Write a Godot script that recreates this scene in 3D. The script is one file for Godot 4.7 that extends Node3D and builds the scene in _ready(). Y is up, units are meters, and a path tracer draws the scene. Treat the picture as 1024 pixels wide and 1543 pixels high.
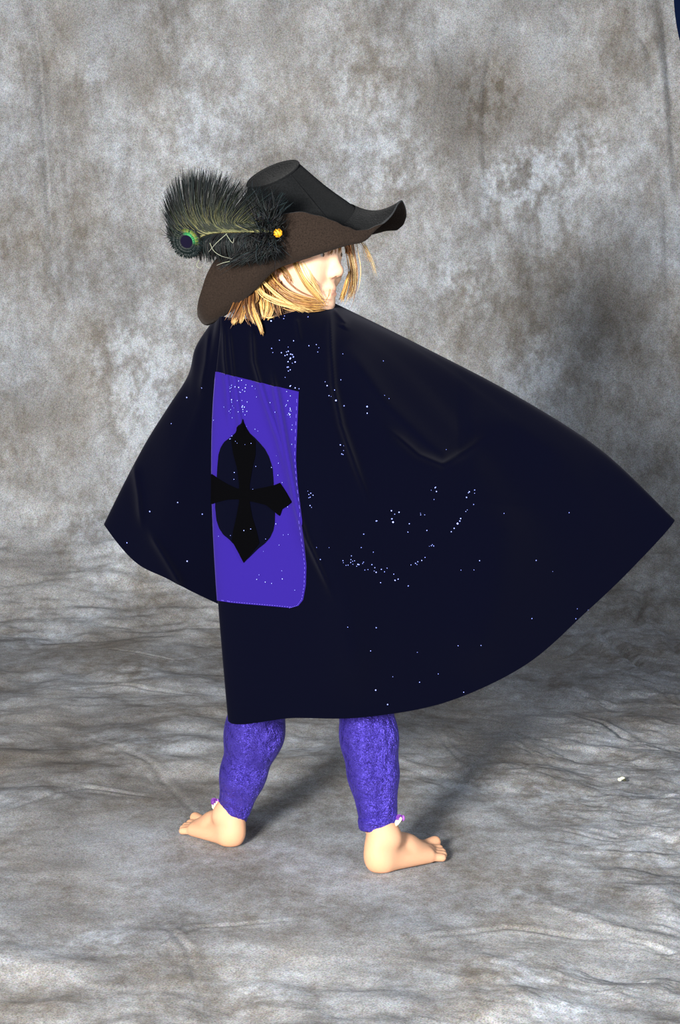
extends Node3D
# A studio: a child in a velvet cape and a feathered felt hat on a sweep of mottled muslin.

var rng := RandomNumberGenerator.new()

# ---------------------------------------------------------------- mesh building

class Geo:
	var v := PackedVector3Array()
	var uv := PackedVector2Array()
	var uv2 := PackedVector2Array()
	var c := PackedColorArray()
	var idx := PackedInt32Array()

	func add(p: Vector3, t := Vector2.ZERO, col := Color.WHITE) -> int:
		v.append(p)
		uv.append(t)
		c.append(col)
		return v.size() - 1

	func tri(a: int, b: int, d: int) -> void:
		idx.append(a)
		idx.append(b)
		idx.append(d)

	func quad(a: int, b: int, d: int, e: int) -> void:
		idx.append_array(PackedInt32Array([a, b, d, a, d, e]))

	# rows of points; front side where rows run down and columns run right
	func grid(rows: Array, flip := false, closed := false, cols: Array = []) -> void:
		var first := v.size()
		var nr := rows.size()
		var nc: int = rows[0].size()
		for i in nr:
			var r: PackedVector3Array = rows[i]
			for j in nc:
				v.append(r[j])
				uv.append(Vector2(float(j) / (nc - 1), float(i) / (nr - 1)))
				c.append(cols[i] if cols.size() else Color.WHITE)
		for i in nr - 1:
			for j in (nc if closed else nc - 1):
				var a := first + i * nc + j
				var b := first + i * nc + (j + 1) % nc
				if flip:
					quad(b, a, a + nc, b + nc)
				else:
					quad(a, b, b + nc, a + nc)

	# a tapered tube along a path
	func tube(path: PackedVector3Array, radii: PackedFloat32Array, sides: int, cols: Array = [], flat := 1.0, side_hint := Vector3.ZERO) -> void:
		var n := path.size()
		var rows := []
		var hint := side_hint if side_hint != Vector3.ZERO else Vector3(0.31, 0.53, 0.79)
		for i in n:
			var t := (path[mini(i + 1, n - 1)] - path[maxi(i - 1, 0)]).normalized()
			var e1 := (hint - t * hint.dot(t)).normalized()
			var e2 := t.cross(e1)
			var ring := PackedVector3Array()
			for k in sides:
				var a := TAU * k / sides
				ring.append(path[i] + (e1 * cos(a) * flat + e2 * sin(a)) * radii[i])
			rows.append(ring)
		grid(rows, true, true, cols)

	func ball(at: Vector3, r: Vector3, seg := 12, col := Color.WHITE, turn := Basis()) -> void:
		var rows := []
		var cs := []
		for i in seg + 1:
			var th := PI * i / seg
			var ring := PackedVector3Array()
			for k in seg * 2:
				var a := TAU * k / (seg * 2)
				ring.append(at + turn * (Vector3(sin(th) * cos(a), cos(th), sin(th) * sin(a)) * r))
			rows.append(ring)
			cs.append(col)
		grid(rows, true, true, cs)

	func box(lo: Vector3, hi: Vector3, col := Color.WHITE) -> void:
		var l := lo
		var h := hi
		for s in [
			[Vector3(l.x, h.y, h.z), Vector3(h.x, h.y, h.z), Vector3(h.x, l.y, h.z), Vector3(l.x, l.y, h.z)],
			[Vector3(h.x, h.y, l.z), Vector3(l.x, h.y, l.z), Vector3(l.x, l.y, l.z), Vector3(h.x, l.y, l.z)],
			[Vector3(l.x, h.y, l.z), Vector3(l.x, h.y, h.z), Vector3(l.x, l.y, h.z), Vector3(l.x, l.y, l.z)],
			[Vector3(h.x, h.y, h.z), Vector3(h.x, h.y, l.z), Vector3(h.x, l.y, l.z), Vector3(h.x, l.y, h.z)],
			[Vector3(l.x, h.y, l.z), Vector3(h.x, h.y, l.z), Vector3(h.x, h.y, h.z), Vector3(l.x, h.y, h.z)],
			[Vector3(l.x, l.y, h.z), Vector3(h.x, l.y, h.z), Vector3(h.x, l.y, l.z), Vector3(l.x, l.y, l.z)],
		]:
			quad(add(s[0], Vector2(0, 0), col), add(s[1], Vector2(1, 0), col), add(s[2], Vector2(1, 1), col), add(s[3], Vector2(0, 1), col))

	func normals() -> PackedVector3Array:
		var n := PackedVector3Array()
		n.resize(v.size())
		for i in range(0, idx.size(), 3):
			var a := idx[i]
			var b := idx[i + 1]
			var d := idx[i + 2]
			var k := (v[d] - v[a]).cross(v[b] - v[a])
			n[a] += k
			n[b] += k
			n[d] += k
		for i in n.size():
			n[i] = n[i].normalized()
		return n

	func mesh(colored := false) -> ArrayMesh:
		var arrays := []
		arrays.resize(Mesh.ARRAY_MAX)
		arrays[Mesh.ARRAY_VERTEX] = v
		arrays[Mesh.ARRAY_NORMAL] = normals()
		arrays[Mesh.ARRAY_TEX_UV] = uv
		if uv2.size() == v.size():
			arrays[Mesh.ARRAY_TEX_UV2] = uv2
		if colored:
			arrays[Mesh.ARRAY_COLOR] = c
		arrays[Mesh.ARRAY_INDEX] = idx
		var m := ArrayMesh.new()
		m.add_surface_from_arrays(Mesh.PRIMITIVE_TRIANGLES, arrays)
		return m


# distance field made of tapered capsules and ellipsoids, joined smoothly
class Field:
	var a := PackedVector3Array()
	var ab := PackedVector3Array()
	var inv := PackedFloat32Array()
	var ra := PackedFloat32Array()
	var rb := PackedFloat32Array()
	var k := PackedFloat32Array()
	var ec := PackedVector3Array()
	var er := PackedVector3Array()
	var ek := PackedFloat32Array()
	var hole_at := PackedVector3Array()
	var hole_to := PackedVector3Array()
	var hole_r := PackedFloat32Array()
	var hole_k := PackedFloat32Array()
	var plane_n := PackedVector3Array()
	var plane_d := PackedFloat32Array()
	var plane_k := PackedFloat32Array()
	var grow := 0.0

	func bone(p: Vector3, q: Vector3, r0: float, r1: float, blend := 0.02) -> void:
		a.append(p)
		ab.append(q - p)
		inv.append(1.0 / maxf((q - p).length_squared(), 1e-8))
		ra.append(r0)
		rb.append(r1)
		k.append(blend)

	func egg(p: Vector3, r: Vector3, blend := 0.02) -> void:
		ec.append(p)
		er.append(r)
		ek.append(blend)

	func hole(p: Vector3, q: Vector3, r: float, blend: float) -> void:
		hole_at.append(p)
		hole_to.append(q)
		hole_r.append(r)
		hole_k.append(blend)

	func cut(n: Vector3, at: Vector3, blend := 0.002) -> void: # keeps the side the normal points away from
		plane_n.append(n.normalized())
		plane_d.append(n.normalized().dot(at))
		plane_k.append(blend)

	func d(p: Vector3) -> float:
		var best := 1e3
		for i in ec.size():
			var q := p - ec[i]
			var r := er[i]
			var k0 := (q / r).length()
			var k1 := (q / (r * r)).length()
			var x := k0 * (k0 - 1.0) / maxf(k1, 1e-6)
			var h := maxf(ek[i] - absf(best - x), 0.0) / ek[i]
			best = minf(best, x) - h * h * ek[i] * 0.25
		for i in a.size():
			var q := p - a[i]
			var t := clampf(q.dot(ab[i]) * inv[i], 0.0, 1.0)
			var x := (q - ab[i] * t).length() - lerpf(ra[i], rb[i], t)
			var h := maxf(k[i] - absf(best - x), 0.0) / k[i]
			best = minf(best, x) - h * h * k[i] * 0.25
		best -= grow
		for i in hole_at.size():
			var w := hole_to[i] - hole_at[i]
			var q := p - hole_at[i]
			var t := clampf(q.dot(w) / maxf(w.length_squared(), 1e-8), 0.0, 1.0)
			var x := -((q - w * t).length() - hole_r[i])
			var h := maxf(hole_k[i] - absf(best - x), 0.0) / hole_k[i]
			best = maxf(best, x) + h * h * hole_k[i] * 0.25
		for i in plane_n.size():
			var x := plane_n[i].dot(p) - plane_d[i]
			var h := maxf(plane_k[i] - absf(best - x), 0.0) / plane_k[i]
			best = maxf(best, x) + h * h * plane_k[i] * 0.25
		return best


# what colour the skin or hair has at a place
class Paint:
	var tone := Color.WHITE
	func at(_p: Vector3) -> Color:
		return tone


class FootPaint extends Paint:
	func at(p: Vector3) -> Color: # redder heel, toes and edge of the sole
		var red := maxf(smoothstep(0.03, 0.004, p.x), smoothstep(0.15, 0.18, p.x)) * 0.6 + smoothstep(0.014, 0.002, p.y) * 0.5
		return tone.lerp(Color(0.78, 0.36, 0.2), clampf(red, 0.0, 0.75) * 0.55)


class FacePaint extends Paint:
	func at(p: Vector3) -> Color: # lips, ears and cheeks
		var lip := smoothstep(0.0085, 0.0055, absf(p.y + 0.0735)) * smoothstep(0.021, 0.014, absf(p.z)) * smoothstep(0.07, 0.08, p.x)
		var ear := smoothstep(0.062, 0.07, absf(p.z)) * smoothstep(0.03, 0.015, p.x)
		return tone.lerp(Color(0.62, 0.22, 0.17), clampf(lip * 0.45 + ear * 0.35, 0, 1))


# surface nets of a field inside a box
func net(f: Field, lo: Vector3, hi: Vector3, cell: float, g: Geo, at := Transform3D(), paint: Paint = null) -> void:
	const B := 6
	var size := (hi - lo) / cell
	var nx := (int(size.x) / B + 1) * B
	var ny := (int(size.y) / B + 1) * B
	var nz := (int(size.z) / B + 1) * B
	var sx := 1
	var sy := nx + 1
	var sz := (nx + 1) * (ny + 1)
	var val := PackedFloat32Array()
	val.resize(sz * (nz + 1))
	val.fill(1e9)
	var cellv := PackedInt32Array()
	cellv.resize(val.size())
	cellv.fill(-1)
	var blocks := []
	var reach := cell * B * 0.87 * 1.35 + 0.003
	for bz in range(0, nz, B):
		for by in range(0, ny, B):
			for bx in range(0, nx, B):
				var mid := lo + Vector3(bx + B * 0.5, by + B * 0.5, bz + B * 0.5) * cell
				if absf(f.d(mid)) > reach:
					continue
				blocks.append(Vector3i(bx, by, bz))
				for z in range(bz, bz + B + 1):
					for y in range(by, by + B + 1):
						var o := y * sy + z * sz
						for x in range(bx, bx + B + 1):
							if val[o + x] > 1e8:
								val[o + x] = f.d(lo + Vector3(x, y, z) * cell)
	var off := PackedInt32Array([0, sx, sy, sx + sy, sz, sx + sz, sy + sz, sx + sy + sz])
	var edges := [[0, 1], [2, 3], [4, 5], [6, 7], [0, 2], [1, 3], [4, 6], [5, 7], [0, 4], [1, 5], [2, 6], [3, 7]]
	var corner := [Vector3(0, 0, 0), Vector3(1, 0, 0), Vector3(0, 1, 0), Vector3(1, 1, 0), Vector3(0, 0, 1), Vector3(1, 0, 1), Vector3(0, 1, 1), Vector3(1, 1, 1)]
	for b: Vector3i in blocks:
		for z in range(b.z, b.z + B):
			for y in range(b.y, b.y + B):
				for x in range(b.x, b.x + B):
					var o := x + y * sy + z * sz
					var inside := 0
					for q in 8:
						if val[o + off[q]] < 0.0:
							inside += 1
					if inside == 0 or inside == 8:
						continue
					var s := Vector3.ZERO
					var n := 0
					for e in edges:
						var v0 := val[o + off[e[0]]]
						var v1 := val[o + off[e[1]]]
						if (v0 < 0.0) != (v1 < 0.0):
							var c0: Vector3 = corner[e[0]]
							var c1: Vector3 = corner[e[1]]
							s += c0.lerp(c1, v0 / (v0 - v1))
							n += 1
					var p := lo + (Vector3(x, y, z) + s / n) * cell
					var col: Color = paint.at(p) if paint else Color.WHITE
					cellv[o] = g.add(at * p, Vector2.ZERO, col)
	for b: Vector3i in blocks:
		for z in range(b.z, b.z + B):
			for y in range(b.y, b.y + B):
				for x in range(b.x, b.x + B):
					var o := x + y * sy + z * sz
					if cellv[o] < 0:
						continue
					var here := val[o] < 0.0
					if y > 0 and z > 0 and here != (val[o + sx] < 0.0):
						face(g, cellv[o], cellv[o - sy], cellv[o - sy - sz], cellv[o - sz], here)
					if x > 0 and z > 0 and here != (val[o + sy] < 0.0):
						face(g, cellv[o], cellv[o - sz], cellv[o - sx - sz], cellv[o - sx], here)
					if x > 0 and y > 0 and here != (val[o + sz] < 0.0):
						face(g, cellv[o], cellv[o - sx], cellv[o - sx - sy], cellv[o - sy], here)


func face(g: Geo, a: int, b: int, d: int, e: int, inside: bool) -> void:
	if a < 0 or b < 0 or d < 0 or e < 0:
		return
	if inside:
		g.quad(a, e, d, b)
	else:
		g.quad(a, b, d, e)


func cat(p0: Vector3, p1: Vector3, p2: Vector3, p3: Vector3, t: float) -> Vector3:
	return 0.5 * ((2.0 * p1) + (p2 - p0) * t + (2.0 * p0 - 5.0 * p1 + 4.0 * p2 - p3) * t * t + (3.0 * p1 - p0 - 3.0 * p2 + p3) * t * t * t)


func along(pts: Array, t: float) -> Vector3: # smooth curve through points, t 0..1
	var n := pts.size()
	var x := clampf(t, 0.0, 1.0) * (n - 1)
	var i := mini(int(x), n - 2)
	return cat(pts[maxi(i - 1, 0)], pts[i], pts[i + 1], pts[mini(i + 2, n - 1)], x - i)


func line_distance(p: Vector2, line: PackedVector2Array) -> Vector2: # distance, and how far along (0..1)
	var best := 1e9
	var where := 0.0
	for i in line.size() - 1:
		var a := line[i]
		var w := line[i + 1] - a
		var t := clampf((p - a).dot(w) / w.length_squared(), 0.0, 1.0)
		var q := (p - a - w * t).length_squared()
		if q < best:
			best = q
			where = (i + t) / (line.size() - 1)
	return Vector2(sqrt(best), where)


# ---------------------------------------------------------------- scene nodes

func part(called: String, m: Mesh, mat: Material, parent: Node) -> MeshInstance3D:
	var o := MeshInstance3D.new()
	o.name = called
	o.mesh = m
	o.material_override = null
	for i in m.get_surface_count():
		o.set_surface_override_material(i, mat)
	o.cast_shadow = GeometryInstance3D.SHADOW_CASTING_SETTING_ON
	parent.add_child(o, true)
	return o


func tag(o: Node, label: String, category: String, group := "") -> Node:
	o.set_meta("label", label)
	o.set_meta("category", category)
	if group:
		o.set_meta("group", group)
	return o


func base(called: String, at: Vector3) -> Node3D:
	var o := Node3D.new()
	o.name = called
	o.position = at
	add_child(o, true)
	return o


func structure(called: String, lo: Vector3, hi: Vector3, mat: Material, label: String) -> void:
	var g := Geo.new()
	g.box(lo, hi)
	var o := part(called, g.mesh(), mat, self)
	o.set_meta("kind", "structure")
	o.set_meta("label", label)


func plain(col: Color, rough := 0.8, spec := 0.3) -> StandardMaterial3D:
	var m := StandardMaterial3D.new()
	m.albedo_color = col
	m.roughness = rough
	m.metallic_specular = spec
	return m


func velvet(col: Color, sheen := 1.0, tint := 0.85) -> StandardMaterial3D:
	var m := plain(col, 1.0, 0.1)
	m.rim_enabled = true
	m.rim = sheen
	m.rim_tint = tint
	return m


func noise(seed_: int, freq: float, octaves := 4, kind := FastNoiseLite.TYPE_SIMPLEX_SMOOTH) -> FastNoiseLite:
	var n := FastNoiseLite.new()
	n.seed = seed_
	n.frequency = freq
	n.noise_type = kind
	n.fractal_octaves = octaves
	n.fractal_type = FastNoiseLite.FRACTAL_FBM
	return n


func noise_tex(n: FastNoiseLite, size: int, ramp: Gradient = null, bump := false) -> NoiseTexture2D:
	var t := NoiseTexture2D.new()
	t.width = size
	t.height = size
	t.seamless = true
	t.noise = n
	t.color_ramp = ramp
	t.as_normal_map = bump
	return t


func ramp2(stops: Array) -> Gradient:
	var g := Gradient.new()
	var places := PackedFloat32Array()
	var colors := PackedColorArray()
	for s in stops:
		places.append(s[0])
		colors.append(s[1])
	g.offsets = places
	g.colors = colors
	return g


func _ready() -> void:
	rng.seed = 7
	# camera
	var cam := Camera3D.new()
	cam.name = "camera"
	cam.position = Vector3(0, 1.2, 4.02)
	cam.rotation_degrees = Vector3(-7.8, 0, 0)
	cam.fov = 25.5684
	cam.near = 0.05
	cam.far = 50.0
	add_child(cam)
	cam.current = true
	# environment
	var we := WorldEnvironment.new()
	we.name = "environment"
	var env := Environment.new()
	env.background_mode = Environment.BG_COLOR
	env.background_color = Color(0.02, 0.02, 0.025)
	env.tonemap_mode = Environment.TONE_MAPPER_LINEAR
	env.tonemap_exposure = 1.0
	env.sdfgi_enabled = true
	env.ssao_enabled = true
	env.ssil_enabled = true
	we.environment = env
	add_child(we)
	# two studio softboxes, the key from the front left and a weaker one from the front right
	softbox(Vector3(-1.4, 1.47, 4.5), Vector3(-0.05, 0.72, 0.0), Vector2(0.7, 0.7), 61.0, Color(1.0, 0.99, 0.975), "large softbox at the front left of the muslin, the brighter one")
	softbox(Vector3(2.45, 1.75, 2.7), Vector3(0.0, 0.6, 0.0), Vector2(0.8, 0.8), 6.5, Color(0.88, 0.94, 1.0), "softbox at the front right of the muslin, the dimmer one")
	room()
	backdrop()
	person()
	cape()
	hat()
	litter()


func softbox(at: Vector3, target: Vector3, size: Vector2, energy: float, col: Color, label: String) -> void:
	var o := base("softbox", Vector3(at.x, 0, at.z))
	tag(o, label, "softbox")
	var black := plain(Color(0.05, 0.05, 0.055), 0.7)
	var face_b := Basis.looking_at((target - at).normalized(), Vector3.UP)
	var up := Vector3(0, at.y, 0)
	# tapered hood
	var g := Geo.new()
	var rows := []
	for k in [[0.0, 1.0], [0.02, 1.02], [0.34, 0.22], [0.5, 0.2]]:
		var w: float = size.x * 0.5 * k[1] + 0.01
		var h: float = size.y * 0.5 * k[1] + 0.01
		var ring := PackedVector3Array()
		for s in [Vector2(-1, 1), Vector2(1, 1), Vector2(1, -1), Vector2(-1, -1)]:
			ring.append(up + face_b * Vector3(s.x * w, s.y * h, k[0] + 0.012))
		rows.append(ring)
	g.grid(rows, false, true)
	part("hood", g.mesh(), black, o)
	var glow := plain(Color(0.9, 0.9, 0.9), 0.9)
	glow.emission_enabled = true
	glow.emission = col
	glow.emission_energy_multiplier = 1.2
	g = Geo.new()
	g.box(Vector3(-size.x * 0.5, -size.y * 0.5, 0.0), Vector3(size.x * 0.5, size.y * 0.5, 0.008))
	var d := part("lamp_diffuser", g.mesh(), glow, o)
	d.transform = Transform3D(face_b, up)
	g = Geo.new()
	var head := up + face_b * Vector3(0, 0, 0.42)
	g.tube(PackedVector3Array([Vector3(head.x, 0.35, head.z), head]), PackedFloat32Array([0.014, 0.011]), 12)
	part("pole", g.mesh(), black, o)
	for k in 3:
		g = Geo.new()
		var a := TAU * k / 3.0 + 0.4
		g.tube(PackedVector3Array([Vector3(head.x, 0.55, head.z), Vector3(head.x + cos(a) * 0.4, 0.012, head.z + sin(a) * 0.4)]), PackedFloat32Array([0.01, 0.01]), 10)
		part("leg", g.mesh(), black, o)
	var l := AreaLight3D.new()
	l.name = "lamp"
	l.area_size = size
	l.light_color = col
	l.light_energy = energy
	l.area_normalize_energy = true
	l.shadow_enabled = true
	l.transform = Transform3D(face_b, up + face_b * Vector3(0, 0, -0.012))
	o.add_child(l)


func room() -> void:
	var white := plain(Color(0.45, 0.45, 0.46), 0.9)
	var blue := plain(Color(0.16, 0.25, 0.46), 0.85)
	var wood := plain(Color(0.38, 0.33, 0.29), 0.6)
	structure("floor", Vector3(-2.9, -0.2, -3.3), Vector3(3.1, -0.025, 5.3), wood, "plain studio floor under the muslin")
	structure("ceiling", Vector3(-2.9, 2.9, -3.3), Vector3(3.1, 3.05, 5.3), white, "grey studio ceiling")
	structure("wall_back", Vector3(-2.9, -0.025, -3.45), Vector3(3.1, 2.9, -3.3), blue, "blue wall behind the muslin backdrop, seen at the top right edge")
	structure("wall_front", Vector3(-2.9, -0.025, 5.3), Vector3(3.1, 2.9, 5.45), white, "grey wall behind the camera")
	structure("wall_left", Vector3(-3.05, -0.025, -3.45), Vector3(-2.9, 2.9, 5.45), white, "grey wall on the left of the studio")
	structure("wall_right", Vector3(3.1, -0.025, -3.45), Vector3(3.25, 2.9, 5.45), white, "grey wall on the right of the studio")


# ---------------------------------------------------------------- backdrop

const Z0 := 1.3
const ZF := -2.1
const RAD := 0.8
const SHEET := 6.6

func sheet_point(x: float, s: float) -> Array: # position and normal of the smooth sweep
	var floor_len := Z0 - ZF
	var arc := RAD * PI / 2
	if s < floor_len:
		return [Vector3(x, 0, Z0 - s), Vector3.UP]
	if s < floor_len + arc:
		var th := (s - floor_len) / RAD
		return [Vector3(x, RAD - RAD * cos(th), ZF - RAD * sin(th)), Vector3(0, cos(th), sin(th))]
	return [Vector3(x, RAD + s - floor_len - arc, ZF - RAD), Vector3(0, 0, 1)]


func backdrop() -> void:
	# [width, height, points]; creases pressed or hung into the cloth, in metres across and along it
	var creases := [
		[0.010, 0.006, [Vector2(0.3421, 2.8707), Vector2(0.3747, 2.6338)]], [0.012, 0.006, [Vector2(0.4176, 2.8707), Vector2(0.44, 2.7081)]],
		[0.014, 0.014, [Vector2(0.5171, 2.5261), Vector2(0.574, 2.3821), Vector2(0.6658, 2.1708)]], [0.016, 0.016, [Vector2(0.7109, 3.5731), Vector2(0.7494, 3.2531), Vector2(0.7976, 2.9027)]],
		[0.016, 0.014, [Vector2(0.8806, 3.7667), Vector2(0.8666, 3.6783), Vector2(0.8173, 3.5206)]], [0.008, 0.005, [Vector2(0.1977, 2.4157), Vector2(0.2529, 2.0743), Vector2(0.2986, 1.7742)]],
		[0.008, 0.005, [Vector2(0.38, 2.1708), Vector2(0.4215, 2.0861)]], [0.01, 0.006, [Vector2(0.7803, 2.7766), Vector2(0.8062, 2.5191)]],
		[0.016, 0.010, [Vector2(0.9199, 3.5206), Vector2(0.8933, 3.1028)]], [0.012, 0.007, [Vector2(0.7171, 3.4586), Vector2(0.5983, 3.1903), Vector2(0.5136, 3.235)]],
		[0.02, 0.012, [Vector2(-0.9168, 5.6604), Vector2(-0.9141, 5.5822), Vector2(-0.9003, 5.4645), Vector2(-0.8887, 5.2075), Vector2(-0.8739, 4.9078), Vector2(-0.8546, 4.5438)]],
		[0.012, 0.004, [Vector2(-0.5321, 5.6604), Vector2(-0.5285, 5.425), Vector2(-0.4461, 5.2473)]], [0.014, 0.007, [Vector2(0.5102, 5.6604), Vector2(0.4653, 5.5429), Vector2(0.4406, 5.4054), Vector2(0.4403, 5.2075), Vector2(0.4603, 5.0081), Vector2(0.4771, 4.928)]],
		[0.012, 0.005, [Vector2(0.2856, 5.5429), Vector2(0.3123, 5.425), Vector2(0.2773, 5.2473)]], [0.014, 0.008, [Vector2(0.8842, 5.5822), Vector2(0.9354, 5.5037), Vector2(0.9597, 5.2869), Vector2(0.984, 5.0681), Vector2(1.0008, 4.8273), Vector2(1.0127, 4.625)]],
		[0.02, 0.012, [Vector2(0.9686, 5.6604), Vector2(0.9845, 5.5429), Vector2(1.0026, 5.3462), Vector2(1.0215, 5.0081)]], [0.01, 0.004, [Vector2(0.6338, 5.6604), Vector2(0.6526, 5.425), Vector2(0.6482, 5.1479)]],
		[0.012, 0.004, [Vector2(0.1556, 5.6018), Vector2(0.2004, 5.3857), Vector2(0.2375, 5.1678)]], [0.012, 0.004, [Vector2(-0.7425, 5.5822), Vector2(-0.7266, 5.3067), Vector2(-0.7131, 4.8273)]],
		[0.01, 0.003, [Vector2(-0.6299, 5.0081), Vector2(-0.621, 4.7465), Vector2(-0.6027, 4.3791)]], [0.012, 0.005, [Vector2(-0.999, 4.7061), Vector2(-0.9782, 4.3791), Vector2(-0.9686, 4.1159)]],
		[0.012, 0.003, [Vector2(-0.613, 2.349), Vector2(-0.3998, 1.9814), Vector2(-0.2619, 1.5647)]], [0.012, 0.005, [Vector2(-0.671, 1.6129), Vector2(-0.5233, 1.8163), Vector2(-0.382, 1.7638)]],
		[0.01, 0.004, [Vector2(-0.3408, 0.7482), Vector2(-0.2347, 0.9142), Vector2(-0.0584, 0.967)]], [0.01, 0.004, [Vector2(-0.3039, 0.9492), Vector2(-0.2424, 0.7802), Vector2(-0.215, 0.5961)]],
		[0.012, 0.004, [Vector2(0.0957, 0.846), Vector2(0.2745, 0.9142), Vector2(0.4544, 0.846)]], [0.01, 0.003, [Vector2(0.4079, 1.5176), Vector2(0.5251, 1.4263), Vector2(0.6485, 1.4624)]],
		[0.01, 0.004, [Vector2(-0.6503, 3.2804), Vector2(-0.4397, 3.1028), Vector2(-0.3245, 3.235)]], [0.01, 0.004, [Vector2(-0.7356, 2.7006), Vector2(-0.5514, 2.8155), Vector2(-0.3427, 2.6633)]],
		[0.008, 0.005, [Vector2(0.7479, 4.4272), Vector2(0.8902, 4.4292), Vector2(1.0403, 4.4228)]], [0.012, 0.006, [Vector2(0.4781, 3.0178), Vector2(0.5663, 2.7006), Vector2(0.6739, 2.5191)]], [0.01, 0.005, [Vector2(0.2821, 2.5544), Vector2(0.3934, 2.349), Vector2(0.4317, 1.9251)]],
	]
	var lines := []
	for cr in creases:
		var l := PackedVector2Array(cr[2])
		var box := Rect2(l[0], Vector2.ZERO)
		for p in l:
			box = box.expand(p)
		var on_floor: bool = l[0].y < 3.4
		var k := 0.62 if on_floor else 0.85
		lines.append([cr[0] * k, cr[1] * (0.7 if on_floor else 0.9), l, box.grow(cr[0] * 4.0)])
	var soft := noise(3, 1.6, 3)
	var fine := noise(4, 7.0, 3)
	var crumple := noise(5, 2.6, 3)
	crumple.fractal_type = FastNoiseLite.FRACTAL_RIDGED
	crumple.domain_warp_enabled = true
	crumple.domain_warp_amplitude = 0.25
	crumple.domain_warp_frequency = 2.0
	var nx := 420
	var ns := 940
	var g := Geo.new()
	for i in ns + 1:
		# finer rows on the floor, where it is seen
		var s := 4.1 * i / 660.0 if i <= 660 else lerpf(4.1, SHEET, (i - 660.0) / 280.0)
		for j in nx + 1:
			var t := float(j) / nx
			var right := 1.42
			if s > 4.2:
				right = lerpf(1.42, 0.998, smoothstep(4.6, 5.72, s)) + 0.006 * sin(s * 9.0)
			var x := lerpf(-1.5, right, t)
			var pn := sheet_point(x, s)
			var wall := smoothstep(3.0, 4.4, s)
			# the cloth lies flat where the child stands and hangs freely higher up
			var quiet := lerpf(smoothstep(0.25, 0.8, Vector2(x + 0.05, s - 1.32).length() ), 1.0, wall)
			var h := (soft.get_noise_2d(x * 1.5, s * lerpf(1.3, 0.35, wall)) * 0.02 + 0.007) * quiet
			h += fine.get_noise_2d(x * lerpf(0.7, 1.2, wall), s * lerpf(1.2, 0.3, wall)) * lerpf(0.003, 0.005, wall) * quiet
			h += maxf(0.0, crumple.get_noise_2d(x + s * 0.5, s * 0.9) - 0.1) * lerpf(0.012, 0.004, wall) * smoothstep(-0.4, 0.9, x) * quiet
			var p2 := Vector2(x, s)
			for l in lines:
				if l[3].has_point(p2):
					var q := line_distance(p2, l[2])
					var e: float = q.x / l[0]
					# a sharp fold with raised shoulders
					h += l[1] * lerpf(1.0, 1.6, wall) * (0.55 * exp(-0.5 * (e - 2.0) * (e - 2.0)) - exp(-1.3 * e)) * (sin(PI * clampf(q.y, 0.0, 1.0)) * 0.8 + 0.2) * smoothstep(4.0, 2.5, e)
			# right-hand border rolls back
			if s > 3.6:
				h -= 0.03 * pow(smoothstep(0.93, 1.0, t), 2.0) * smoothstep(3.6, 4.4, s)
			if wall < 0.5:
				h = maxf(h, -0.010)
			var p: Vector3 = pn[0] + pn[1] * h
			g.add(p, Vector2((x + 1.5) / 2.95, s / SHEET))
			g.uv2.append(Vector2(x, s))
	for i in ns:
		for j in nx:
			var a := i * (nx + 1) + j
			g.quad(a + nx + 1, a + nx + 2, a + 1, a)
	var m := plain(Color.WHITE, 0.95, 0.15)
	m.albedo_texture = ImageTexture.create_from_image(muslin_dye_and_shadow())
	m.detail_enabled = true
	m.detail_blend_mode = BaseMaterial3D.BLEND_MODE_MUL
	m.detail_uv_layer = BaseMaterial3D.DETAIL_UV_2
	m.uv2_scale = Vector3(1.15, 1.15, 1)
	m.detail_albedo = ImageTexture.create_from_image(weave())
	var o := part("muslin_backdrop", g.mesh(), m, self)
	tag(o, "mottled grey muslin backdrop hanging behind the child and sweeping over the floor", "backdrop")


func weave() -> Image:
	var n := 512
	var data := PackedByteArray()
	data.resize(n * n * 3)
	var r := RandomNumberGenerator.new()
	r.seed = 11
	for i in n * n:
		var k := 222.0 + r.randfn(0.0, 24.0)
		data[i * 3] = int(clampf(k + r.randfn(0.0, 7.0), 90, 255))
		data[i * 3 + 1] = int(clampf(k + r.randfn(0.0, 5.0), 90, 255))
		data[i * 3 + 2] = int(clampf(k + r.randfn(0.0, 8.0), 90, 255))
	return Image.create_from_data(n, n, false, Image.FORMAT_RGB8, data)


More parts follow.
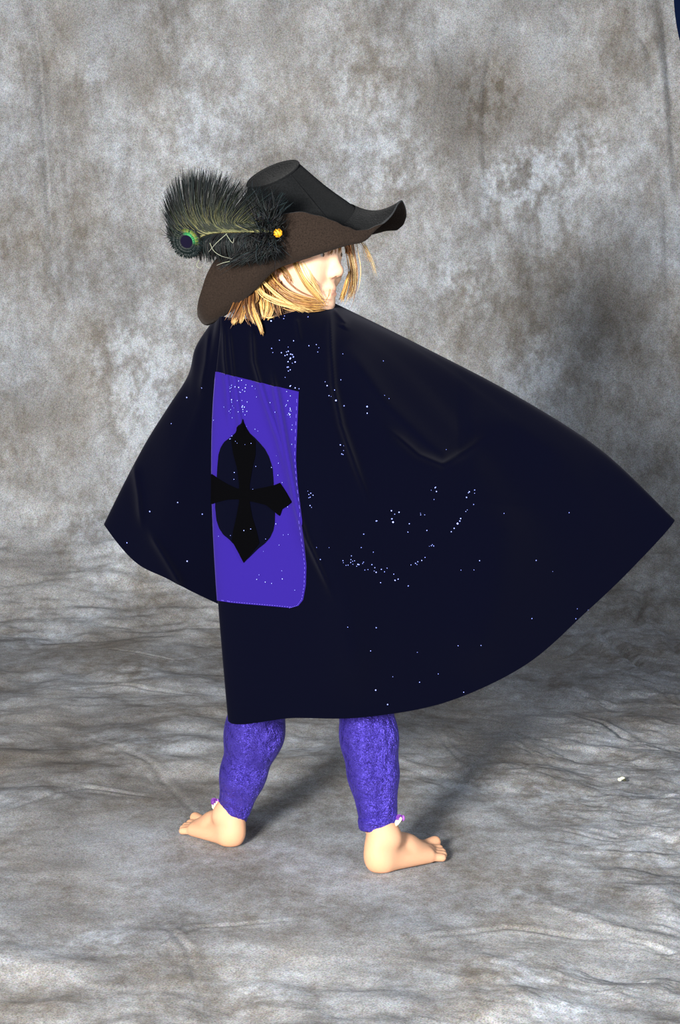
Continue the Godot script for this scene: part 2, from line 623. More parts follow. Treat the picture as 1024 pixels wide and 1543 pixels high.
# the hand-dyed mottling of the cloth: clouds of grey with browner pools, sponged patches and thin streaks, plus the hat's painted shadow
func muslin_dye_and_shadow() -> Image:
	var w := 1152
	var h := 1792
	var big := noise(21, 0.0065, 5)
	big.domain_warp_enabled = true
	big.domain_warp_amplitude = 34.0
	big.domain_warp_frequency = 0.012
	var mid := noise(22, 0.034, 5)
	mid.domain_warp_enabled = true
	mid.domain_warp_amplitude = 14.0
	mid.domain_warp_frequency = 0.03
	var tint := noise(23, 0.007, 3)
	var a := big.get_image(w, h, false, false, false).get_data()
	var b := mid.get_image(w, h, false, false, false).get_data()
	var t := tint.get_image(w, h, false, false, false).get_data()
	var speck := noise(24, 0.10, 4)
	var e := speck.get_image(w, h, false, false, false).get_data()
	# patches, mostly sponged dye, one the hat's painted shadow: place on the cloth, radius in metres, darker (-) or paler (+)
	var pools := [
		[Vector2(0.4664, 5.435), 0.13, -1.0], [Vector2(0.4616, 5.2968), 0.12, -1.0], [Vector2(0.3568, 5.366), 0.1, -0.6], [Vector2(0.5446, 5.6115), 0.08, -0.7], [Vector2(0.8476, 4.7769), 0.10, -0.3],  # the last one is the hat's cast shadow, painted into the cloth
		[Vector2(0.5797, 5.1579), 0.11, 0.9], [Vector2(0.5349, 5.5723), 0.04, 0.9], [Vector2(0.7399, 5.2175), 0.09, 0.7], [Vector2(0.4998, 5.0881), 0.09, 0.8], [Vector2(0.1368, 5.1678), 0.12, 0.7], [Vector2(0.056, 5.425), 0.12, 0.5], [Vector2(0.642, 5.0081), 0.1, 0.6],
		[Vector2(-0.6444, 5.4448), 0.08, -0.6], [Vector2(-0.7622, 5.6018), 0.12, -0.5], [Vector2(-0.8663, 5.3462), 0.07, -0.5], [Vector2(-0.2237, 5.5429), 0.1, -0.4], [Vector2(-0.6043, 4.5438), 0.14, 0.9], [Vector2(-0.6129, 4.3791), 0.1, 0.5], [Vector2(-0.7761, 4.4208), 0.1, -0.2], [Vector2(-0.7246, 5.425), 0.06, 0.6], [Vector2(-0.4257, 5.2671), 0.15, 0.4],
		[Vector2(-0.9181, 4.4004), 0.09, -0.5], [Vector2(-0.7895, 4.2077), 0.08, -0.3], [Vector2(-0.9276, 3.9162), 0.1, -0.6], [Vector2(-0.5557, 3.9426), 0.1, 0.6], [Vector2(-0.7981, 4.0196), 0.1, 0.4], [Vector2(0.586, 4.5438), 0.1, 0.7], [Vector2(0.381, 4.8072), 0.1, 0.6],
		[Vector2(-0.5828, 3.3265), 0.12, -0.6], [Vector2(-0.8354, 3.4586), 0.12, 0.4], [Vector2(-0.5291, 2.9352), 0.1, 0.5], [Vector2(-0.6517, 2.4157), 0.12, -0.5], [Vector2(-0.4192, 2.1281), 0.09, 0.6], [Vector2(-0.6834, 1.9814), 0.11, -0.8], [Vector2(-0.5028, 1.5176), 0.11, -0.9], [Vector2(-0.3726, 1.8163), 0.1, -0.5],
		[Vector2(0.5025, 3.1028), 0.12, -0.6], [Vector2(0.7118, 3.1028), 0.15, 0.2], [Vector2(0.3094, 2.2204), 0.1, -0.7], [Vector2(0.2083, 2.7006), 0.1, -0.4], [Vector2(0.4448, 2.4157), 0.1, -0.6], [Vector2(0.2164, 1.8163), 0.08, 0.5], [Vector2(0.426, 1.7124), 0.13, 0.5], [Vector2(0.5513, 1.3387), 0.12, 0.6], [Vector2(-0.0911, 2.1585), 0.08, 0.6],
		[Vector2(-0.5019, 1.2963), 0.09, -0.8], [Vector2(-0.5096, 0.9849), 0.08, -0.5], [Vector2(-0.3935, 0.846), 0.06, 0.6], [Vector2(-0.0448, 0.7802), 0.07, -0.5], [Vector2(0.2764, 0.6554), 0.08, 0.7], [Vector2(0.3607, 1.1346), 0.1, 0.4], [Vector2(-0.1136, 0.5961), 0.06, 0.5], [Vector2(0.0932, 0.7482), 0.06, -0.3], [Vector2(-0.2507, 1.1738), 0.07, -0.3], [Vector2(0.4761, 0.846), 0.06, -0.3],
	]
	var extra := PackedFloat32Array()
	extra.resize((w / 4) * (h / 4))
	for pl in pools:
		var cx: float = (pl[0].x + 1.5) / 2.95 * (w / 4)
		var cy: float = pl[0].y / SHEET * (h / 4)
		var rx: float = pl[1] / 2.95 * (w / 4)
		var ry: float = pl[1] / SHEET * (h / 4)
		for y in range(maxi(0, int(cy - 3 * ry)), mini(h / 4, int(cy + 3 * ry))):
			for x in range(maxi(0, int(cx - 3 * rx)), mini(w / 4, int(cx + 3 * rx))):
				var q := pow((x - cx) / rx, 2.0) + pow((y - cy) / ry, 2.0)
				extra[y * (w / 4) + x] += pl[2] * exp(-q)
	var data := PackedByteArray()
	data.resize(w * h * 3)
	var dark := Vector3(118, 114, 110)
	var pale := Vector3(207, 210, 214)
	var brown := Vector3(4.5, 1, -4)
	for y in h:
		for x in w:
			var i := y * w + x
			var near := float(a[mini(i + 1, w * h - 1)]) + a[i]
			var n := (near * 0.5 - 127.0) / 110.0
			var m := (b[i] - 127.0) / 110.0
			var k := (t[i] - 127.0) / 90.0
			var p := extra[(y >> 2) * (w / 4) + (x >> 2)]
			var sp := (e[i] - 127.0) / 127.0
			# the sponge breaks each pool up along the finer clouds
			var f := 0.575 + n * 0.38 + m * 0.25 + p * clampf(0.22 + m * 0.5 + sp * 0.35, 0.04, 0.6) + sp * 0.19
			f = clampf(f, 0.0, 1.0)
			var col := dark.lerp(pale, f) + brown * (k * 0.7 + 0.8 - f * 1.25)
			data[i * 3] = int(clampf(col.x, 0, 255))
			data[i * 3 + 1] = int(clampf(col.y, 0, 255))
			data[i * 3 + 2] = int(clampf(col.z, 0, 255))
	return Image.create_from_data(w, h, false, Image.FORMAT_RGB8, data)


# ---------------------------------------------------------------- the child

const HEAD := Vector3(-0.0863, 1.1235, 0.03)

func head_frame() -> Transform3D:
	var yaw := deg_to_rad(31.0)
	var fwd := Vector3(cos(yaw), -0.03, sin(yaw)).normalized() # face turned right and a little to the camera
	var side := fwd.cross(Vector3(0.03, 1, 0.0)).normalized()
	var up := side.cross(fwd)
	return Transform3D(Basis(fwd, up, side), HEAD)


func leg_bones(f: Field, from_hip := true, first := -1, last := 1) -> void:
	# hips, knees, ankles; first and last choose the left leg (0), the right leg (1) or both
	if from_hip:
		f.bone(Vector3(-0.0955, 0.627, 0.0), Vector3(-0.1005, 0.5787, 0.0), 0.085, 0.085, 0.05)
	if first < 0:
		f.bone(Vector3(-0.1438, 0.5953, -0.01), Vector3(-0.1458, 0.3207, -0.065), 0.07, 0.047, 0.04)
		f.bone(Vector3(-0.1458, 0.3207, -0.065), Vector3(-0.1593, 0.2219, -0.085), 0.047, 0.045, 0.03)
		f.bone(Vector3(-0.1593, 0.2219, -0.085), Vector3(-0.1815, 0.1382, -0.1), 0.045, 0.035, 0.03)
		f.bone(Vector3(-0.1814, 0.142, -0.1), Vector3(-0.2041, 0.0462, -0.118), 0.035, 0.0235, 0.02)
	if last > 0:
		f.bone(Vector3(-0.0501, 0.5983, 0.01), Vector3(0.0408, 0.339, 0.02), 0.07, 0.046, 0.04)
		f.bone(Vector3(0.0408, 0.339, 0.02), Vector3(0.0528, 0.2407, 0.03), 0.044, 0.042, 0.03)
		f.bone(Vector3(0.0528, 0.2407, 0.03), Vector3(0.0601, 0.177, 0.036), 0.042, 0.038, 0.03)
		f.bone(Vector3(0.0601, 0.177, 0.036), Vector3(0.071, 0.08, 0.043), 0.039, 0.0285, 0.02)


func torso_bones(f: Field) -> void:
	f.bone(Vector3(-0.098, 0.615, 0.0), Vector3(-0.1094, 0.7472, 0.0), 0.083, 0.076, 0.05)
	f.bone(Vector3(-0.1094, 0.7472, 0.0), Vector3(-0.1204, 0.8909, 0.01), 0.078, 0.086, 0.05)
	f.bone(Vector3(-0.1783, 0.91, -0.02), Vector3(-0.0543, 0.9377, 0.005), 0.050, 0.050, 0.05)
	f.bone(Vector3(-0.123, 0.9197, 0.0), Vector3(-0.1056, 1.0556, 0.015), 0.05, 0.042, 0.04)
	# left arm goes out to the left and away, right arm out to the right
	f.bone(Vector3(-0.1931, 0.8997, -0.03), Vector3(-0.2916, 0.7688, -0.09), 0.034, 0.028, 0.03)
	f.bone(Vector3(-0.2916, 0.7688, -0.09), Vector3(-0.351, 0.6733, -0.09), 0.028, 0.02, 0.02)
	f.bone(Vector3(-0.026, 0.9327, 0.0), Vector3(0.1693, 0.8478, 0.005), 0.036, 0.028, 0.03)
	f.bone(Vector3(0.1693, 0.8478, 0.005), Vector3(0.3572, 0.7535, 0.035), 0.028, 0.02, 0.02)


func hand(g: Geo, wrist: Vector3, toward: Vector3, palm_up: Vector3, paint: Paint, mirror: float) -> void:
	# local frame: x along the hand, y out of the back of the hand, z towards the thumb
	var x := toward.normalized()
	var z := (palm_up - x * palm_up.dot(x)).normalized()
	var y := z.cross(x)
	var at := Transform3D(Basis(x, y, z), wrist)
	var f := Field.new()
	f.bone(Vector3(-0.01, 0, 0), Vector3(0.012, 0, 0), 0.019, 0.018, 0.012)
	f.bone(Vector3(0.012, 0, 0.008), Vector3(0.05, 0.002, 0.014), 0.014, 0.011, 0.014)
	f.bone(Vector3(0.012, 0, -0.008), Vector3(0.046, 0.001, -0.016), 0.014, 0.010, 0.014)
	for k in 4:
		var zz := 0.0185 - 0.012 * k
		var len_: float = [0.019, 0.022, 0.021, 0.016][k]
		var p0 := Vector3(0.05 - 0.002 * absf(k - 1.0), 0.002, zz)
		var p1 := p0 + Vector3(0.9, -0.35 * mirror, 0.06 * (1.5 - k)) * len_
		var p2 := p1 + Vector3(0.35, -0.95 * mirror, 0) * len_ * 0.75
		var p3 := p2 + Vector3(-0.45, -0.85 * mirror, 0) * len_ * 0.6
		f.bone(p0, p1, 0.0066, 0.0060, 0.004)
		f.bone(p1, p2, 0.0060, 0.0056, 0.003)
		f.bone(p2, p3, 0.0056, 0.0050, 0.003)
	f.bone(Vector3(0.014, -0.002, 0.016), Vector3(0.034, -0.012 * mirror, 0.031), 0.009, 0.0075, 0.008)
	f.bone(Vector3(0.034, -0.012 * mirror, 0.031), Vector3(0.056, -0.022 * mirror, 0.027), 0.0073, 0.006, 0.003)
	net(f, Vector3(-0.035, -0.06, -0.05), Vector3(0.11, 0.06, 0.06), 0.003, g, at, paint)


func foot(g: Geo, heel: Vector3, dir: Vector3, out: float, lean: Vector3, paint: Paint, size := 1.0) -> void:
	# local frame: x heel to toe, y up, z to the little toe's side when out is 1
	var x := dir.normalized()
	var z := x.cross(Vector3.UP) * out
	var basis := Basis(x, Vector3.UP, z)
	var at := Transform3D(basis.scaled(Vector3.ONE * size), heel)
	var f := Field.new()
	var top := basis.inverse() * lean
	f.egg(Vector3(0.024, 0.024, 0.0), Vector3(0.026, 0.026, 0.024), 0.01)
	f.bone(Vector3(0.024, 0.045, 0.0), Vector3(0.033, 0.06, 0.0), 0.020, 0.022, 0.02)
	f.bone(Vector3(0.033, 0.06, 0.0), Vector3(0.033, 0.06, 0.0) + top * 0.3, 0.0225, 0.0225, 0.02)
	f.bone(Vector3(0.042, 0.050, -0.004), Vector3(0.095, 0.032, -0.006), 0.0225, 0.0185, 0.02)
	f.bone(Vector3(0.03, 0.02, 0.008), Vector3(0.118, 0.014, 0.022), 0.0195, 0.0135, 0.015)
	f.bone(Vector3(0.09, 0.028, -0.006), Vector3(0.136, 0.0155, -0.018), 0.0185, 0.0155, 0.015)
	f.bone(Vector3(0.09, 0.026, 0.004), Vector3(0.132, 0.015, 0.006), 0.018, 0.014, 0.012)
	# tendon and ankle bones
	f.bone(Vector3(0.014, 0.035, 0), Vector3(0.018, 0.075, 0), 0.0115, 0.010, 0.01)
	f.egg(Vector3(0.038, 0.058, 0.020), Vector3(0.010, 0.011, 0.008), 0.008)
	f.egg(Vector3(0.042, 0.064, -0.020), Vector3(0.010, 0.011, 0.008), 0.008)
	# toes, the big one turned up a little
	f.bone(Vector3(0.142, 0.015, -0.020), Vector3(0.175, 0.0185, -0.0205), 0.0112, 0.0108, 0.004)
	f.bone(Vector3(0.140, 0.016, -0.005), Vector3(0.167, 0.012, -0.0025), 0.0078, 0.0080, 0.003)
	f.bone(Vector3(0.136, 0.015, 0.007), Vector3(0.161, 0.010, 0.0115), 0.0075, 0.0077, 0.003)
	f.bone(Vector3(0.130, 0.014, 0.017), Vector3(0.152, 0.0095, 0.0235), 0.0073, 0.0075, 0.003)
	f.bone(Vector3(0.120, 0.013, 0.025), Vector3(0.140, 0.009, 0.0335), 0.0073, 0.0075, 0.003)
	# the sole is flat, with a hollow under the instep
	f.hole(Vector3(0.07, -0.012, -0.03), Vector3(0.09, -0.012, -0.03), 0.020, 0.012)
	f.cut(Vector3.DOWN, Vector3(0, 0.0005, 0), 0.006)
	net(f, Vector3(-0.012, -0.004, -0.045), Vector3(0.195, 0.125, 0.052), 0.0026, g, at, paint)


func person() -> void:
	var o := base("person", Vector3(-0.08, 0, 0))
	tag(o, "barefoot child striding away in purple leggings, turning to look over the right shoulder", "person")
	var away := -o.position
	var here := Transform3D(Basis(), away)
	var skin := StandardMaterial3D.new()
	skin.vertex_color_use_as_albedo = true
	skin.roughness = 0.55
	skin.metallic_specular = 0.35
	skin.subsurf_scatter_enabled = true
	skin.subsurf_scatter_strength = 0.12
	var tone := Color(0.62, 0.345, 0.205)
	var plain_skin := Paint.new()
	plain_skin.tone = tone
	var g := Geo.new()
	# trunk, arms and legs
	var f := Field.new()
	torso_bones(f)
	leg_bones(f)
	f.cut(Vector3.DOWN, Vector3(0, 0.05, 0), 0.002)
	f.cut(Vector3.UP, Vector3(-0.106, 1.0434, 0.0), 0.002)
	net(f, Vector3(-0.6, 0.0, -0.25), Vector3(0.55, 1.12, 0.22), 0.009, g, here, plain_skin)
	# hands close on the cape's edges
	hand(g, Vector3(-0.351, 0.6733, -0.09) + away, Vector3(-0.5, -0.86, -0.12), Vector3(-0.2, 0.1, 1), plain_skin, 1.0)
	hand(g, Vector3(0.3572, 0.7535, 0.035) + away, Vector3(0.88, -0.46, 0.08), Vector3(0, 1, 0.2), plain_skin, -1.0)
	# feet
	var foot_paint := FootPaint.new()
	foot_paint.tone = tone
	foot(g, Vector3(-0.1879, 0.0, -0.0865) + away, Vector3(-0.62, 0, -0.785), -1.0, Vector3(0.012, 0.05, 0.012), foot_paint)
	foot(g, Vector3(0.0515, 0.0, 0.0781) + away, Vector3(0.745, 0, -0.667), 1.0, Vector3(-0.004, 0.05, -0.002), foot_paint, 1.07)
	# head
	var hf := head_frame()
	f = head_field()
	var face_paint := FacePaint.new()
	face_paint.tone = Color(0.76, 0.47, 0.31)  # same skin as the body, painted paler for the strong light on it
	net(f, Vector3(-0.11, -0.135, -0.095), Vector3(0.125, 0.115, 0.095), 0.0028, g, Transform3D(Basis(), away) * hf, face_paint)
	part("body", g.mesh(true), skin, o)
	# eyes
	for s in [1.0, -1.0]:
		var eg := Geo.new()
		var at: Vector3 = hf * Vector3(0.0745, -0.010, 0.030 * s) + away
		eg.ball(at, Vector3.ONE * 0.0115, 12, Color(0.42, 0.36, 0.32))
		var gaze := (hf.basis * Vector3(1.0, -0.05, -0.12)).normalized()
		eg.ball(at + gaze * 0.0065, Vector3.ONE * 0.0058, 10, Color(0.10, 0.07, 0.05))
		var em := plain(Color.WHITE, 0.15, 0.5)
		em.vertex_color_use_as_albedo = true
		part("eye", eg.mesh(true), em, o)
		# brow of fine hairs
		var bg := Geo.new()
		for k in 22:
			var u := k / 21.0
			var p: Vector3 = Vector3(0.0925 - 0.016 * u * u - 0.002, 0.012 + 0.004 * sin(u * 2.4), (0.014 + 0.032 * u) * s)
			var q := p + Vector3(0.001, 0.003, 0.007 * s)
			bg.tube(PackedVector3Array([hf * p + away, hf * q + away]), PackedFloat32Array([0.0007, 0.0002]), 4)
		part("eyebrow", bg.mesh(), plain(Color(0.42, 0.28, 0.14), 0.7), o)
	shirt(o, away)
	leggings(o, away)
	hair(o, away, hf)


func head_field() -> Field:
	var f := Field.new()
	f.egg(Vector3(0.002, 0.002, 0), Vector3(0.076, 0.060, 0.062), 0.03)
	f.egg(Vector3(0.026, -0.030, 0), Vector3(0.062, 0.078, 0.056), 0.03)
	for s in [1.0, -1.0]:
		f.bone(Vector3(0.0, -0.062, 0.043 * s), Vector3(0.06, -0.092, 0.008 * s), 0.021, 0.016, 0.025)
		f.egg(Vector3(0.056, -0.044, 0.033 * s), Vector3(0.026, 0.026, 0.024), 0.02)
	f.egg(Vector3(0.070, -0.094, 0), Vector3(0.0175, 0.015, 0.019), 0.016)
	f.bone(Vector3(0.078, -0.068, 0), Vector3(0.074, -0.08, 0), 0.014, 0.012, 0.012)
	# brow, nose
	f.bone(Vector3(0.078, 0.014, -0.03), Vector3(0.078, 0.014, 0.03), 0.009, 0.009, 0.015)
	f.bone(Vector3(0.083, 0.0, 0), Vector3(0.0945, -0.036, 0), 0.0076, 0.0088, 0.012)
	f.egg(Vector3(0.0965, -0.038, 0), Vector3(0.0098, 0.009, 0.0098), 0.008)
	for s in [1.0, -1.0]:
		f.egg(Vector3(0.0915, -0.043, 0.0095 * s), Vector3(0.0092, 0.0075, 0.0065), 0.006)
		# eyelids round the eyeballs
		f.egg(Vector3(0.0725, -0.010, 0.030 * s), Vector3(0.0128, 0.0125, 0.0145), 0.008)
	# lips
	for s in [1.0, -1.0]:
		f.bone(Vector3(0.0890, -0.0685, 0.003 * s), Vector3(0.078, -0.072, 0.018 * s), 0.0042, 0.003, 0.004)
	f.bone(Vector3(0.0865, -0.0785, -0.008), Vector3(0.0865, -0.0785, 0.008), 0.0052, 0.0052, 0.004)
	# ears
	for s in [1.0, -1.0]:
		f.egg(Vector3(-0.010, -0.016, 0.0665 * s), Vector3(0.017, 0.028, 0.0085), 0.006)
		f.egg(Vector3(-0.006, -0.04, 0.064 * s), Vector3(0.009, 0.011, 0.007), 0.006)
	f.bone(Vector3(-0.02, -0.07, 0), Vector3(-0.03, -0.135, 0), 0.043, 0.042, 0.03)
	# hollows: eye openings, nostrils, line between the lips, shell of the ear
	for s in [1.0, -1.0]:
		f.hole(Vector3(0.0895, -0.0115, 0.022 * s), Vector3(0.0865, -0.0105, 0.037 * s), 0.0016, 0.003)
		f.hole(Vector3(0.095, -0.0505, 0.0062 * s), Vector3(0.097, -0.047, 0.0056 * s), 0.0030, 0.002)
		f.hole(Vector3(0.0955, -0.0732, 0.0), Vector3(0.084, -0.0738, 0.019 * s), 0.0014, 0.002)
		f.hole(Vector3(-0.006, -0.010, 0.0775 * s), Vector3(-0.006, -0.022, 0.0765 * s), 0.0075, 0.004)
	return f


func shirt(o: Node, away: Vector3) -> void:
	var f := Field.new()
	torso_bones(f)
	f.grow = 0.007
	f.cut(Vector3.DOWN, Vector3(-0.0982, 0.5545, 0.0), 0.003)
	f.cut(Vector3.UP, Vector3(-0.1188, 0.9908, 0.05), 0.003)
	f.cut(Vector3(-0.5, -0.86, -0.1), Vector3(-0.3443, 0.6905, -0.07), 0.003)
	f.cut(Vector3(0.88, -0.46, 0.08), Vector3(0.328, 0.7695, 0.03), 0.003)
	var g := Geo.new()
	net(f, Vector3(-0.6, 0.5, -0.25), Vector3(0.55, 1.06, 0.22), 0.009, g, Transform3D(Basis(), away))
	part("shirt", g.mesh(), plain(Color(0.22, 0.13, 0.4), 0.9), o)


func crushed_velvet() -> StandardMaterial3D:
	var n := noise(31, 0.016, 6)
	n.fractal_gain = 0.68
	n.domain_warp_enabled = true
	n.domain_warp_amplitude = 36.0
	n.domain_warp_frequency = 0.02
	# one purple pile, pressed this way and that: the relief is in the nap
	var m := plain(Color(1, 1, 1), 0.5, 0.5)
	m.metallic = 0.7
	m.albedo_texture = noise_tex(noise(32, 0.05, 4), 256, ramp2([[0.0, Color(0.27, 0.21, 0.66)], [1.0, Color(0.38, 0.32, 0.80)]]))
	m.normal_enabled = true
	m.normal_scale = 2.2
	var nap := noise_tex(n, 512, null, true)
	nap.bump_strength = 14.0
	m.normal_texture = nap
	m.uv1_triplanar = true
	m.uv1_scale = Vector3(4.6, 3.6, 4.6)
	m.roughness = 0.42
	return m


func leggings(o: Node, away: Vector3) -> void:
	var m := crushed_velvet()
	var hems := [[Vector3(-0.2039, 0.0594, -0.117), Vector3(-0.22, -0.96, -0.1), 0.0305], [Vector3(0.0686, 0.0849, 0.043), Vector3(0.04, -1, 0.03), 0.0355]]
	var g := Geo.new()
	for k in 2:
		var f := Field.new()
		leg_bones(f, true, k - 1, k)
		f.bone(Vector3(-0.1001, 0.7052, 0.0), Vector3(-0.1005, 0.5714, 0.0), 0.093, 0.093, 0.05)
		f.grow = 0.005
		f.cut(Vector3.UP, Vector3(-0.0977, 0.6992, 0.0), 0.003)
		f.cut(hems[k][1], hems[k][0], 0.002)
		net(f, [Vector3(-0.35, 0.03, -0.25), Vector3(-0.25, 0.03, -0.12)][k], [Vector3(0.06, 0.75, 0.12), Vector3(0.2, 0.75, 0.15)][k], 0.006, g, Transform3D(Basis(), away))
	var l := part("leggings", g.mesh(), m, o)
	# turned hems and the ribbon rose at each ankle
	var roses := [Vector3(-0.237, 0.079, -0.13), Vector3(0.1079, 0.0982, 0.055)]
	for k in 2:
		var at: Vector3 = hems[k][0]
		var axis: Vector3 = hems[k][1].normalized()
		var e1 := axis.cross(Vector3.FORWARD).normalized()
		var e2 := axis.cross(e1)
		var rows := []
		for q in [[-0.014, 0.94], [-0.013, 1.0], [-0.006, 1.04], [0.0, 1.02], [0.006, 1.0], [0.0085, 0.95], [0.007, 0.86]]:
			var ring := PackedVector3Array()
			for j in 40:
				var a := TAU * j / 40
				var r: float = hems[k][2] * q[1] * (1.0 + 0.012 * sin(a * 5.0 + k))
				ring.append(at + away + axis * q[0] + (e1 * cos(a) + e2 * sin(a)) * r)
			rows.append(ring)
		var hg := Geo.new()
		hg.grid(rows, false, true)
		part("cuff", hg.mesh(), m, l)
		var rg := Geo.new()
		var c: Vector3 = roses[k] + away
		for j in 9:
			var a := j * 2.4
			var r := 0.0026 + 0.0010 * j
			var b := Basis(Vector3(cos(a), 0.3, sin(a)).normalized(), 0.6 * sin(a * 1.3)) * Basis(Vector3.UP, a)
			rg.ball(c + Vector3(cos(a) * r * 0.62, 0.0012 * sin(a * 3.0), sin(a) * r * 0.62), Vector3(0.0032, 0.0056, 0.005), 6, Color(0.08, 0.01, 0.17).lerp(Color(0.30, 0.10, 0.45), fmod(j * 0.37, 1.0)), b)
		var rm := plain(Color.WHITE, 0.45)
		rm.vertex_color_use_as_albedo = true
		var rose := part("ribbon_rose", rg.mesh(true), rm, l)
		rose.set_meta("label", "small purple ribbon rose at the ankle hem")
		var lg := Geo.new()
		var to: Vector3 = at + away + (roses[k] - at) * 0.86 + Vector3(0, -0.014 + 0.004 * k, 0.012)
		for j in 3:
			var side := Vector3(0.004 * (j - 1), 0.003 * j, 0.003)
			var mid := c.lerp(to, 0.5) + side
			lg.tube(PackedVector3Array([c, c.lerp(mid, 0.5) + side * 0.5, mid, to + side * 0.4]), PackedFloat32Array([0.001, 0.0026, 0.0028, 0.0004]), 8, [], 0.4)
		part("ribbon", lg.mesh(), plain(Color(0.86, 0.84, 0.68), 0.5), l)


func strand_lock(g: Geo, pts: Array, spread: Array, count: int, width: float, palette: Array, away: Vector3, wave := 0.002) -> void:
	for k in count:
		var q := Vector3(rng.randfn(0, 1), rng.randfn(0, 1), rng.randfn(0, 0.6))
		var ph := rng.randf() * TAU
		var cut_at := 1.0 - rng.randf() * 0.15
		var col: Color = palette[rng.randi() % palette.size()]
		col = col.lerp(col * rng.randf_range(0.6, 1.25), 0.8)
		var path := PackedVector3Array()
		var radii := PackedFloat32Array()
		var cols := []
		for i in 13:
			var t := cut_at * i / 12.0
			var s := lerpf(spread[0], spread[1], t)
			var p := along(pts, t) + q * s + Vector3(sin(ph + t * 5.0), cos(ph * 1.7 + t * 4.0), sin(ph * 2.3 + t * 4.5)) * wave * t
			path.append(p + away)
			radii.append(width * (0.75 + 0.25 * sin(t * PI)) * (1.0 - pow(t / cut_at, 5.0) * 0.85))
			cols.append(Color(col.r, col.g, col.b, 1))
		g.tube(path, radii, 5, cols)


